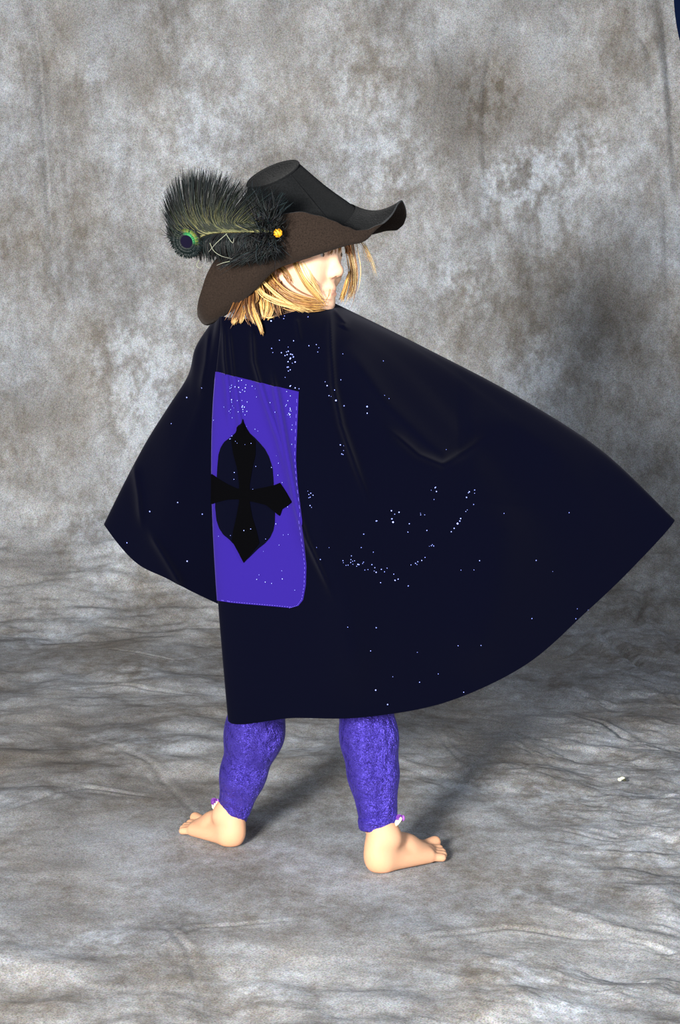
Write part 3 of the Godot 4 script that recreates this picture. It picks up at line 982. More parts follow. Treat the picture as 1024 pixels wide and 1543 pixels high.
func hair(o: Node, away: Vector3, hf: Transform3D) -> void:
	var gold := Color(0.40, 0.215, 0.06)
	var pale := Color(0.60, 0.41, 0.16)
	var brown := Color(0.22, 0.095, 0.03)
	var deep := Color(0.08, 0.033, 0.012)
	var g := Geo.new()
	# the cap of hair on the skull
	var f := Field.new()
	f.egg(Vector3(0.0, 0.002, 0), Vector3(0.079, 0.062, 0.065), 0.03)
	f.egg(Vector3(-0.032, -0.042, 0), Vector3(0.042, 0.056, 0.052), 0.03)
	f.cut(Vector3(1, -0.9, 0), Vector3(0.045, 0.03, 0), 0.006)
	var scalp := Paint.new()
	scalp.tone = Color(0.22, 0.10, 0.035)
	net(f, Vector3(-0.11, -0.11, -0.09), Vector3(0.1, 0.115, 0.09), 0.005, g, Transform3D(Basis(), away) * hf, scalp)
	var mix := [gold, gold, pale, brown]
	# over the cheek
	strand_lock(g, [Vector3(-0.0849, 1.1156, 0.095), Vector3(-0.0755, 1.0932, 0.111), Vector3(-0.0595, 1.0637, 0.113), Vector3(-0.0401, 1.0408, 0.11), Vector3(-0.0241, 1.0234, 0.103)], [0.0030, 0.0020], 22, 0.0009, [gold, gold, pale, Color(0.62, 0.36, 0.10)], away)
	strand_lock(g, [Vector3(-0.0746, 1.1156, 0.095), Vector3(-0.0583, 1.0909, 0.11), Vector3(-0.0424, 1.0602, 0.111), Vector3(-0.0298, 1.0361, 0.107)], [0.0018, 0.0015], 8, 0.0008, [pale, gold], away)
	strand_lock(g, [Vector3(-0.0172, 1.0518, 0.1), Vector3(-0.0207, 1.0406, 0.104), Vector3(-0.0276, 1.0267, 0.1)], [0.0006, 0.0008], 2, 0.0005, [gold], away)
	# swept from behind the ear forwards under the jaw
	strand_lock(g, [Vector3(-0.1312, 1.0834, 0.085), Vector3(-0.1192, 1.0566, 0.105), Vector3(-0.0916, 1.034, 0.112), Vector3(-0.0573, 1.0238, 0.112), Vector3(-0.0276, 1.0234, 0.104)], [0.007, 0.0045], 90, 0.0010, [gold, brown, gold, Color(0.55, 0.30, 0.08)], away)
	strand_lock(g, [Vector3(-0.1465, 1.0648, 0.11), Vector3(-0.1302, 1.0436, 0.122), Vector3(-0.1005, 1.0301, 0.126), Vector3(-0.0686, 1.0219, 0.122), Vector3(-0.0481, 1.0138, 0.118)], [0.0015, 0.0025], 16, 0.0009, [pale, pale, gold], away)
	strand_lock(g, [Vector3(-0.1326, 1.0661, 0.115), Vector3(-0.1142, 1.0481, 0.122), Vector3(-0.0891, 1.0311, 0.124), Vector3(-0.064, 1.0162, 0.122)], [0.0015, 0.0025], 14, 0.0009, [pale, gold], away)
	strand_lock(g, [Vector3(-0.151, 1.057, 0.115), Vector3(-0.145, 1.0481, 0.122), Vector3(-0.1427, 1.0346, 0.124), Vector3(-0.1462, 1.0254, 0.123)], [0.0008, 0.0012], 4, 0.0007, [pale, gold], away)
	# behind the ear and down the nape
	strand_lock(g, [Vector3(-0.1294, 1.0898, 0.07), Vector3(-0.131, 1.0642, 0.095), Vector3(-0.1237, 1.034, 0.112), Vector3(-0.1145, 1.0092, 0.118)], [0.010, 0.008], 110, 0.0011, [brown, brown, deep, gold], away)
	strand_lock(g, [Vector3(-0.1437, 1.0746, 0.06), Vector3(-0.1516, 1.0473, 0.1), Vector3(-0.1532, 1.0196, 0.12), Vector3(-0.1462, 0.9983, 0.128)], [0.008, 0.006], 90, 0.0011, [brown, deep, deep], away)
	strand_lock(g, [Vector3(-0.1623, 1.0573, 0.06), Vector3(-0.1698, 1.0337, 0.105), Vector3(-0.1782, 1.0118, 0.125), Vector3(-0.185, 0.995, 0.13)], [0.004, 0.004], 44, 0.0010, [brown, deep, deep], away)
	for tuft in [[Vector3(-0.158, 1.0307, 0.115), Vector3(-0.1553, 1.0142, 0.126), Vector3(-0.1484, 0.9939, 0.131)], [Vector3(-0.1509, 1.0298, 0.12), Vector3(-0.1461, 1.0121, 0.13), Vector3(-0.1379, 0.992, 0.138), Vector3(-0.1322, 0.975, 0.14)], [Vector3(-0.136, 1.0321, 0.12), Vector3(-0.1335, 1.0189, 0.13), Vector3(-0.1311, 1.0032, 0.134)], [Vector3(-0.1257, 1.0344, 0.12), Vector3(-0.1255, 1.0189, 0.13), Vector3(-0.13, 1.0009, 0.135)], [Vector3(-0.167, 1.0184, 0.12), Vector3(-0.169, 1.0074, 0.127), Vector3(-0.1724, 0.9939, 0.131)], [Vector3(-0.1785, 1.0116, 0.12), Vector3(-0.1804, 1.0029, 0.128), Vector3(-0.1849, 0.9928, 0.131)], [Vector3(-0.1166, 1.0298, 0.12), Vector3(-0.1176, 1.0165, 0.128), Vector3(-0.1244, 1.0008, 0.132)]]:
		strand_lock(g, tuft, [0.0022, 0.0010], 18, 0.0010, [pale, gold, gold], away, 0.001)
	strand_lock(g, [Vector3(-0.1335, 1.0075, 0.13), Vector3(-0.1243, 1.0043, 0.134), Vector3(-0.1117, 1.0043, 0.134)], [0.0006, 0.0008], 4, 0.0007, [pale], away)
	# temple under the brim
	strand_lock(g, [Vector3(-0.1086, 1.1013, 0.07), Vector3(-0.0873, 1.1019, 0.092), Vector3(-0.0642, 1.1066, 0.1), Vector3(-0.0436, 1.1134, 0.098)], [0.006, 0.004], 46, 0.0009, [brown, gold, Color(0.5, 0.22, 0.06)], away)
	strand_lock(g, [Vector3(-0.1152, 1.0947, 0.08), Vector3(-0.101, 1.0883, 0.096), Vector3(-0.0895, 1.077, 0.1), Vector3(-0.0826, 1.0633, 0.1)], [0.004, 0.003], 16, 0.0008, [brown, gold], away)
	# wisps of fringe at the forehead
	for w in [[Vector3(-0.0298, 1.1247, 0.093), Vector3(-0.0309, 1.1146, 0.098), Vector3(-0.0344, 1.1055, 0.099)], [Vector3(-0.0138, 1.1292, 0.09), Vector3(-0.0138, 1.1179, 0.094), Vector3(-0.0172, 1.1111, 0.095)], [Vector3(0.0, 1.1314, 0.085), Vector3(0.0, 1.1223, 0.088), Vector3(-0.0023, 1.1132, 0.088)], [Vector3(-0.039, 1.1224, 0.094), Vector3(-0.0435, 1.1157, 0.099), Vector3(-0.0481, 1.1112, 0.1)]]:
		strand_lock(g, w, [0.0016, 0.0006], 10, 0.0007, [brown, gold], away, 0.0006)
	# the far side of the face
	strand_lock(g, [Vector3(0.0164, 1.1349, 0.02), Vector3(0.0199, 1.1082, 0.02), Vector3(0.0246, 1.0791, 0.02), Vector3(0.0222, 1.049, 0.025), Vector3(0.014, 1.0271, 0.03)], [0.004, 0.0045], 46, 0.0007, [gold, brown, Color(0.5, 0.36, 0.22), pale], away)
	strand_lock(g, [Vector3(0.0117, 1.1351, 0.03), Vector3(0.014, 1.1212, 0.03), Vector3(0.0163, 1.1096, 0.03)], [0.003, 0.003], 24, 0.0009, [brown, Color(0.45, 0.18, 0.05)], away)
	strand_lock(g, [Vector3(0.0163, 1.0771, 0.03), Vector3(0.0105, 1.0587, 0.035), Vector3(0.0058, 1.0426, 0.04), Vector3(0.0012, 1.0289, 0.045)], [0.002, 0.0022], 26, 0.0009, [gold, Color(0.6, 0.36, 0.1), brown], away)
	strand_lock(g, [Vector3(0.0326, 1.1374, 0.03), Vector3(0.0466, 1.1189, 0.03), Vector3(0.0572, 1.0934, 0.03), Vector3(0.0642, 1.069, 0.03)], [0.0016, 0.001], 5, 0.0004, [pale], away)
	strand_lock(g, [Vector3(0.028, 1.1397, 0.03), Vector3(0.0396, 1.1304, 0.03), Vector3(0.0478, 1.1119, 0.03), Vector3(0.056, 1.0934, 0.03)], [0.002, 0.002], 6, 0.0004, [gold], away)
	var m := plain(Color.WHITE, 0.42, 0.5)
	m.vertex_color_use_as_albedo = true
	part("hair", g.mesh(true), m, o)


# ---------------------------------------------------------------- the cape

var CAPE: Array
var FOLDS: Array

func cape_control() -> void:
	# each line runs from the neck to the hem
	CAPE = [
		[Vector3(-0.2174, 0.9867, -0.05), Vector3(-0.2585, 0.8718, -0.08), Vector3(-0.3191, 0.7604, -0.1), Vector3(-0.3714, 0.672, -0.1), Vector3(-0.4081, 0.5945, -0.09)],
		[Vector3(-0.2213, 0.9979, 0.03), Vector3(-0.2551, 0.9481, 0.02), Vector3(-0.2707, 0.8952, 0.005), Vector3(-0.3075, 0.8374, -0.005), Vector3(-0.3463, 0.7762, -0.02), Vector3(-0.3876, 0.7003, -0.03), Vector3(-0.4272, 0.6215, -0.03)],
		[Vector3(-0.2158, 1.002, 0.065), Vector3(-0.2508, 0.8584, 0.045), Vector3(-0.2949, 0.7416, 0.035), Vector3(-0.3326, 0.6419, 0.02), Vector3(-0.3666, 0.5585, 0.01)],
		[Vector3(-0.2101, 1.0041, 0.085), Vector3(-0.2269, 0.8475, 0.055), Vector3(-0.2402, 0.7214, 0.045), Vector3(-0.2603, 0.6112, 0.04), Vector3(-0.2813, 0.52, 0.04)],
		[Vector3(-0.205, 1.0046, 0.095), Vector3(-0.1632, 0.8371, 0.07), Vector3(-0.1318, 0.6705, 0.055), Vector3(-0.1148, 0.5265, 0.05), Vector3(-0.1034, 0.4121, 0.05)],
		[Vector3(-0.2031, 1.0053, 0.108), Vector3(-0.2187, 0.8531, 0.118), Vector3(-0.2216, 0.6977, 0.128), Vector3(-0.2136, 0.5107, 0.13), Vector3(-0.1979, 0.2971, 0.125)],
		[Vector3(-0.1672, 1.0024, 0.118), Vector3(-0.1394, 0.8216, 0.15), Vector3(-0.1215, 0.6672, 0.16), Vector3(-0.1014, 0.4877, 0.165), Vector3(-0.0812, 0.3076, 0.16)],
		[Vector3(-0.1258, 1.0026, 0.122), Vector3(-0.0649, 0.823, 0.165), Vector3(-0.0228, 0.675, 0.175), Vector3(0.0115, 0.4904, 0.18), Vector3(0.0381, 0.3122, 0.175)],
		[Vector3(-0.0824, 1.0139, 0.12), Vector3(0.0205, 0.8568, 0.16), Vector3(0.0889, 0.7095, 0.175), Vector3(0.1398, 0.5254, 0.18), Vector3(0.185, 0.3382, 0.17)],
		[Vector3(-0.0483, 1.0207, 0.095), Vector3(0.0801, 0.9051, 0.135), Vector3(0.1964, 0.7652, 0.16), Vector3(0.2705, 0.5934, 0.17), Vector3(0.3234, 0.4044, 0.165)],
		[Vector3(-0.0255, 1.024, 0.065), Vector3(0.1082, 0.9305, 0.105), Vector3(0.2461, 0.7919, 0.13), Vector3(0.3668, 0.6283, 0.14), Vector3(0.4322, 0.4948, 0.14)],
		[Vector3(-0.0164, 1.0247, 0.03), Vector3(0.13, 0.949, 0.07), Vector3(0.2915, 0.8376, 0.1), Vector3(0.43, 0.7142, 0.12), Vector3(0.5112, 0.5667, 0.12)],
		[Vector3(-0.0095, 1.023, -0.01), Vector3(0.1431, 0.9488, 0.03), Vector3(0.3035, 0.8678, 0.06), Vector3(0.4579, 0.7703, 0.08), Vector3(0.5868, 0.6483, 0.1)],
		[Vector3(-0.0144, 1.01, -0.06), Vector3(0.1386, 0.9157, -0.04), Vector3(0.2982, 0.8145, -0.02), Vector3(0.4324, 0.7124, 0.01), Vector3(0.5289, 0.6079, 0.05)],
	]
	# [width, height, first column, last column, points]
	FOLDS = [
		[0.0042, 0.009, 4.9, 9.0, [Vector2(-0.2015, 0.9887), Vector2(-0.1996, 0.9338), Vector2(-0.1931, 0.8763), Vector2(-0.1908, 0.8081)]],
		[0.0036, 0.007, 4.9, 9.0, [Vector2(-0.1912, 0.9887), Vector2(-0.1837, 0.9108), Vector2(-0.1719, 0.8206), Vector2(-0.1651, 0.7976)]],
		[0.0048, 0.010, 4.9, 9.0, [Vector2(-0.1519, 0.9893), Vector2(-0.1484, 0.9295), Vector2(-0.1301, 0.8674), Vector2(-0.1052, 0.7986), Vector2(-0.0869, 0.7192)]],
		[0.0054, 0.013, 4.9, 9.0, [Vector2(-0.1162, 0.9131), Vector2(-0.1073, 0.8674), Vector2(-0.0891, 0.7652), Vector2(-0.0733, 0.6788), Vector2(-0.0572, 0.6281), Vector2(-0.0252, 0.5585), Vector2(-0.0092, 0.5178)]],
		[0.0060, 0.014, 5.0, 12.0, [Vector2(-0.0172, 1.0186), Vector2(-0.016, 0.9567), Vector2(-0.0114, 0.8894), Vector2(0.0023, 0.8225), Vector2(0.0296, 0.7434), Vector2(0.0549, 0.6743)]],
		[0.0048, 0.006, 5.0, 12.0, [Vector2(-0.0753, 1.003), Vector2(-0.0682, 0.9586)]],
		[0.030, 0.024, 5.0, 12.5, [Vector2(0.0091, 0.958), Vector2(0.0776, 0.8605), Vector2(0.1464, 0.794), Vector2(0.2149, 0.7399)]],
		[0.009, -0.014, 5.0, 12.5, [Vector2(0.0834, 0.8158), Vector2(0.1351, 0.771), Vector2(0.1771, 0.7537), Vector2(0.2152, 0.7733), Vector2(0.2664, 0.8078)]],
		[0.05, 0.016, 5.0, 12.5, [Vector2(0.2039, 0.8206), Vector2(0.3086, 0.8186), Vector2(0.4483, 0.7258)]],
		[0.0060, 0.010, 5.0, 12.5, [Vector2(-0.0116, 1.0203), Vector2(0.0092, 0.9946), Vector2(0.0046, 0.9831)]],
		[0.0084, 0.012, 0.8, 3.8, [Vector2(-0.3713, 0.7352), Vector2(-0.3615, 0.6825), Vector2(-0.3552, 0.6164)]],
		[0.0072, 0.010, 0.8, 3.8, [Vector2(-0.2302, 0.9762), Vector2(-0.2359, 0.9232), Vector2(-0.2488, 0.8579)]],
		[0.0096, 0.012, 0.8, 3.8, [Vector2(-0.3412, 0.6179), Vector2(-0.2972, 0.5473), Vector2(-0.2808, 0.5183)]],
		[0.05, 0.018, 5.0, 12.5, [Vector2(-0.048, 0.6859), Vector2(0.0092, 0.5254), Vector2(0.0323, 0.3263)]],
		[0.07, 0.015, 5.0, 12.5, [Vector2(0.2848, 0.6832), Vector2(0.2626, 0.5218), Vector2(0.2171, 0.3713)]],
	]
	for q in FOLDS:
		q[4] = PackedVector2Array(q[4])


func cape_at(u: float, v: float) -> Vector3:
	var i := clampi(int(floor(u)), 0, CAPE.size() - 2)
	var a := u - i
	var n := CAPE.size()
	var p := PackedVector3Array()
	for k in 4:
		p.append(along(CAPE[clampi(i - 1 + k, 0, n - 1)], v))
	var r := cat(p[0], p[1], p[2], p[3], a)
	var xy := Vector2(r.x, r.y)
	var add := 0.0
	for q in FOLDS:
		if u < q[2] or u > q[3]:
			continue
		var ld := line_distance(xy, q[4])
		var e: float = ld.x / q[0]
		if e < 4.0:
			var edge: float = smoothstep(0.0, 0.2, u - q[2]) * smoothstep(0.0, 0.4, q[3] - u)
			add += q[1] * exp(-(sqrt(e * e + 0.15) - 0.387) * 1.5) * smoothstep(0.0, 0.2, ld.y + 0.06) * smoothstep(1.02, 0.7, ld.y) * edge
	r.z += add
	return r


func cape_find(target: Vector2, guess: Vector2, lo := 5.01, hi := 12.0) -> Vector2: # where on the cape a place in its front plane lies
	var g := guess
	var best := guess
	var least := 1e9
	for it in 14:
		var p := cape_at(g.x, g.y)
		var r := Vector2(p.x, p.y) - target
		if r.length() < least:
			least = r.length()
			best = g
		if least < 0.0004:
			break
		var pu := cape_at(minf(g.x + 0.02, hi), g.y)
		var pv := cape_at(g.x, minf(g.y + 0.005, 1.0))
		var a := (pu.x - p.x) / 0.02
		var c := (pu.y - p.y) / 0.02
		var b := (pv.x - p.x) / 0.005
		var d := (pv.y - p.y) / 0.005
		var det := a * d - b * c
		if absf(det) < 1e-7:
			g += Vector2(0.05, 0.0)
			continue
		var step := Vector2((d * r.x - b * r.y) / det, (a * r.y - c * r.x) / det)
		g -= Vector2(clampf(step.x, -0.3, 0.3), clampf(step.y, -0.1, 0.1))
		g = Vector2(clampf(g.x, lo, hi), clampf(g.y, 0.0, 0.995))
	return best


func cape_normal(u: float, v: float) -> Vector3:
	var p := cape_at(u, v)
	var n := (cape_at(u + 0.01, v) - p).cross(p - cape_at(u, minf(v + 0.004, 1.0)))
	n = n.normalized()
	return n if n.z > -0.2 else -n


# a piece of cloth sewn on the cape, from lines of places in the cape's own (column, length) coordinates
func patch(rows: Array, lift: float, thick: float) -> Geo:
	var top := []
	var nr := rows.size()
	for r in rows:
		var line := PackedVector3Array()
		for q: Vector2 in r:
			line.append(cape_at(q.x, q.y) + cape_normal(q.x, q.y) * lift)
		top.append(line)
	var g := Geo.new()
	g.grid(top)
	# turned-in edge
	var rim := PackedVector3Array()
	var low := PackedVector3Array()
	var ring := []
	var nc: int = rows[0].size()
	for j in nc:
		ring.append(Vector2i(0, j))
	for i in range(1, nr):
		ring.append(Vector2i(i, nc - 1))
	for j in range(nc - 2, -1, -1):
		ring.append(Vector2i(nr - 1, j))
	for i in range(nr - 2, 0, -1):
		ring.append(Vector2i(i, 0))
	for k: Vector2i in ring:
		var q: Vector2 = rows[k.x][k.y]
		rim.append(top[k.x][k.y])
		low.append(top[k.x][k.y] - cape_normal(q.x, q.y) * thick)
	g.grid([low, rim], false, true)
	return g


func spans_to_rows(spans: Array, upright: bool, n: int, steps: int) -> Array:
	# spans: [place, from, to] as points in the front plane; returns lines on the cape
	var rows := []
	var guess := Vector2(5.6, 0.4)
	for i in steps:
		var t := float(i) / (steps - 1) * (spans.size() - 1)
		var k := mini(int(t), spans.size() - 2)
		var a: Vector2 = spans[k][0].lerp(spans[k + 1][0], t - k)
		var b: Vector2 = spans[k][1].lerp(spans[k + 1][1], t - k)
		var line := PackedVector2Array()
		for j in n:
			var q := cape_find(a.lerp(b, float(j) / (n - 1)), guess)
			guess = q
			line.append(q)
		guess = line[0]
		rows.append(line)
	if not upright: # turn columns into rows
		var turned := []
		for j in n:
			var line := PackedVector2Array()
			for i in steps:
				line.append(rows[i][j])
			turned.append(line)
		rows = turned
	return rows


func cape() -> void:
	cape_control()
	var o := base("cape", Vector3.ZERO)
	tag(o, "dark navy velvet cape with a purple back panel, spread wide by the child's arms", "cape")
	var navy := velvet(Color(0.010, 0.013, 0.060), 1.15, 0.70)
	var g := Geo.new()
	var lining := Geo.new()
	var nu := 460
	var nv := 180
	var rows := []
	var back := []
	for i in nv + 1:
		var v := float(i) / nv
		var line := PackedVector3Array()
		for j in nu + 1:
			line.append(cape_at(float(j) / nu * (CAPE.size() - 1), v))
		rows.append(line)
	for i in nv + 1:
		var line := PackedVector3Array()
		for j in nu + 1:
			var du: Vector3 = rows[i][mini(j + 1, nu)] - rows[i][maxi(j - 1, 0)]
			var dv: Vector3 = rows[maxi(i - 1, 0)][j] - rows[mini(i + 1, nv)][j]
			line.append(rows[i][j] - du.cross(dv).normalized() * 0.0022)
		back.append(line)
	g.grid(rows)
	# hem and front edges, as thick as the cloth
	g.grid([rows[nv], back[nv]])
	g.grid([back[0], rows[0]])
	var left := [PackedVector3Array(), PackedVector3Array()]
	var right := [PackedVector3Array(), PackedVector3Array()]
	for i in nv + 1:
		left[0].append(rows[i][0])
		left[1].append(back[i][0])
		right[0].append(rows[i][nu])
		right[1].append(back[i][nu])
	g.grid(left)
	g.grid(right, true)
	part("velvet_cloth", g.mesh(), navy, o)
	lining.grid(back, true)
	part("lining", lining.mesh(), plain(Color(0.03, 0.03, 0.045), 0.8), o)
	# the purple panel starts round the fold and ends with a rounded corner
	var purple := velvet(Color(0.145, 0.092, 0.42), 1.6, 0.72)
	var l_top := 0.0
	var rows_p := []
	var steps := 90
	var right_side := [Vector2(-0.0707, 0.8788), Vector2(-0.073, 0.822), Vector2(-0.0754, 0.7652), Vector2(-0.0731, 0.7198), Vector2(-0.0664, 0.6621), Vector2(-0.0608, 0.6158), Vector2(-0.0574, 0.581), Vector2(-0.0586, 0.5461), Vector2(-0.0633, 0.5204), Vector2(-0.0714, 0.5099), Vector2(-0.0852, 0.5052)]
	var left_side := [Vector2(-0.2181, 0.9085), Vector2(-0.2197, 0.851), Vector2(-0.2213, 0.7897), Vector2(-0.2213, 0.743), Vector2(-0.2217, 0.6849), Vector2(-0.2198, 0.6371), Vector2(-0.2176, 0.5988), Vector2(-0.2144, 0.5589), Vector2(-0.2123, 0.5284), Vector2(-0.2113, 0.5142), Vector2(-0.2102, 0.5083)]
	var guess := Vector2(6.6, 0.3)
	for i in steps:
		var t := float(i) / (steps - 1) * (right_side.size() - 1)
		var k := mini(int(t), right_side.size() - 2)
		guess = cape_find(right_side[k].lerp(right_side[k + 1], t - k), guess)
		var want: float = left_side[k].lerp(left_side[k + 1], t - k).y
		var lo := 0.0
		var hi := 1.0
		for b in 24:
			var mid := (lo + hi) * 0.5
			if cape_at(5.0, mid).y > want:
				lo = mid
			else:
				hi = mid
		var line := PackedVector2Array()
		var from: Vector2 = left_side[k].lerp(left_side[k + 1], t - k)
		var to: Vector2 = right_side[k].lerp(right_side[k + 1], t - k)
		var seek := Vector2(lerpf(5.0, guess.x, 0.15), lerpf(lo, guess.y, 0.15))
		var first := cape_find(from.lerp(to, 0.15) + Vector2(0, 0.003), seek)
		seek = first
		for j in 60:
			var w := float(j) / 59.0
			if w < 0.15:
				line.append(Vector2(lerpf(4.86, first.x, w / 0.15), lerpf(lo, first.y, w / 0.15)))
			else:
				seek = cape_find(from.lerp(to, w) + Vector2(0, 0.003 * (1.0 - w)), seek)
				line.append(seek)
		rows_p.append(line)
	var pan := part("panel", patch(rows_p, 0.0018, 0.003).mesh(), purple, o)
	pan.set_meta("label", "purple velvet panel down the back")
	# stitching round the panel
	var sg := Geo.new()
	for i in range(1, steps - 1):
		if i % 2 == 0:
			var q: Vector2 = rows_p[i][58]
			var q2: Vector2 = rows_p[i + 1][58]
			sg.tube(PackedVector3Array([cape_at(q.x, q.y) + cape_normal(q.x, q.y) * 0.0022, cape_at(q2.x, q2.y) + cape_normal(q2.x, q2.y) * 0.0022]), PackedFloat32Array([0.0005, 0.0005]), 5)
	for j in range(6, 57, 2):
		var q: Vector2 = rows_p[steps - 4][j]
		var q2: Vector2 = rows_p[steps - 4][j + 1]
		sg.tube(PackedVector3Array([cape_at(q.x, q.y) + cape_normal(q.x, q.y) * 0.0022, cape_at(q2.x, q2.y) + cape_normal(q2.x, q2.y) * 0.0022]), PackedFloat32Array([0.0005, 0.0005]), 5)
	var stitch := part("stitching", sg.mesh(), plain(Color(0.36, 0.30, 0.72), 0.7), pan)
	stitch.set_meta("kind", "stuff")
	# the emblem: two leaves of navy velvet under a black cross
	var leaf_top := [[Vector2(-0.1687, 0.8307), Vector2(-0.1679, 0.8307)], [Vector2(-0.1749, 0.8158), Vector2(-0.1606, 0.8158)], [Vector2(-0.1795, 0.8066), Vector2(-0.1544, 0.8066)], [Vector2(-0.1887, 0.7986), Vector2(-0.1453, 0.7986)], [Vector2(-0.1991, 0.7905), Vector2(-0.1373, 0.7905)], [Vector2(-0.2054, 0.7802), Vector2(-0.1282, 0.7802)], [Vector2(-0.209, 0.7675), Vector2(-0.1214, 0.7675)], [Vector2(-0.2108, 0.7479), Vector2(-0.1151, 0.7479)], [Vector2(-0.2121, 0.7249), Vector2(-0.1135, 0.7249)], [Vector2(-0.2123, 0.7006), Vector2(-0.1136, 0.7006)]]
	var leaf_low := [[Vector2(-0.2135, 0.7006), Vector2(-0.1125, 0.7006)], [Vector2(-0.2148, 0.6774), Vector2(-0.1114, 0.6774)], [Vector2(-0.2127, 0.6542), Vector2(-0.1115, 0.6542)], [Vector2(-0.2082, 0.6403), Vector2(-0.1139, 0.6403)], [Vector2(-0.2013, 0.6298), Vector2(-0.1197, 0.6275)], [Vector2(-0.191, 0.6217), Vector2(-0.1289, 0.617)], [Vector2(-0.183, 0.6135), Vector2(-0.1405, 0.6077)], [Vector2(-0.175, 0.6019), Vector2(-0.1532, 0.5949)], [Vector2(-0.1665, 0.5821), Vector2(-0.1656, 0.5821)]]
	var leaf_mat := velvet(Color(0.010, 0.013, 0.058), 1.0, 0.70)
	var black := velvet(Color(0.010, 0.010, 0.014), 0.2, 0.9)
	for s in [leaf_top, leaf_low]:
		part("emblem_leaf", patch(spans_to_rows(s, true, 26, 40), 0.0036, 0.002).mesh(), leaf_mat, pan)
	var upright := [[Vector2(-0.1687, 0.8296), Vector2(-0.1679, 0.8296)], [Vector2(-0.1772, 0.8089), Vector2(-0.1578, 0.8089)], [Vector2(-0.1865, 0.794), Vector2(-0.1441, 0.794)], [Vector2(-0.1832, 0.771), Vector2(-0.1442, 0.771)], [Vector2(-0.1765, 0.7456), Vector2(-0.1501, 0.7456)], [Vector2(-0.1732, 0.7179), Vector2(-0.1548, 0.7179)], [Vector2(-0.1734, 0.6878), Vector2(-0.155, 0.6878)], [Vector2(-0.1781, 0.6623), Vector2(-0.1505, 0.6623)], [Vector2(-0.184, 0.6368), Vector2(-0.1426, 0.6368)], [Vector2(-0.1864, 0.6205), Vector2(-0.1381, 0.617)], [Vector2(-0.1762, 0.6019), Vector2(-0.1532, 0.5984)], [Vector2(-0.1665, 0.5832), Vector2(-0.1656, 0.5832)]]
	part("emblem_cross", patch(spans_to_rows(upright, true, 14, 60), 0.0052, 0.002).mesh(), black, pan)
	var bar := [[Vector2(-0.2195, 0.734), Vector2(-0.2199, 0.6817)], [Vector2(-0.2092, 0.7271), Vector2(-0.2095, 0.6865)], [Vector2(-0.1927, 0.7179), Vector2(-0.1929, 0.6913)], [Vector2(-0.1767, 0.711), Vector2(-0.1768, 0.6925)], [Vector2(-0.1503, 0.7098), Vector2(-0.1504, 0.689)], [Vector2(-0.126, 0.7151), Vector2(-0.1262, 0.6839)], [Vector2(-0.1111, 0.7191), Vector2(-0.1113, 0.6723)], [Vector2(-0.1024, 0.7232), Vector2(-0.1026, 0.6649)], [Vector2(-0.0984, 0.718), Vector2(-0.0985, 0.6776)], [Vector2(-0.0893, 0.7053), Vector2(-0.0893, 0.6834)], [Vector2(-0.0802, 0.6926), Vector2(-0.0802, 0.6903)]]
	part("emblem_cross", patch(spans_to_rows(bar, false, 14, 60), 0.0056, 0.002).mesh(), black, pan)
	glitter(o, pan)


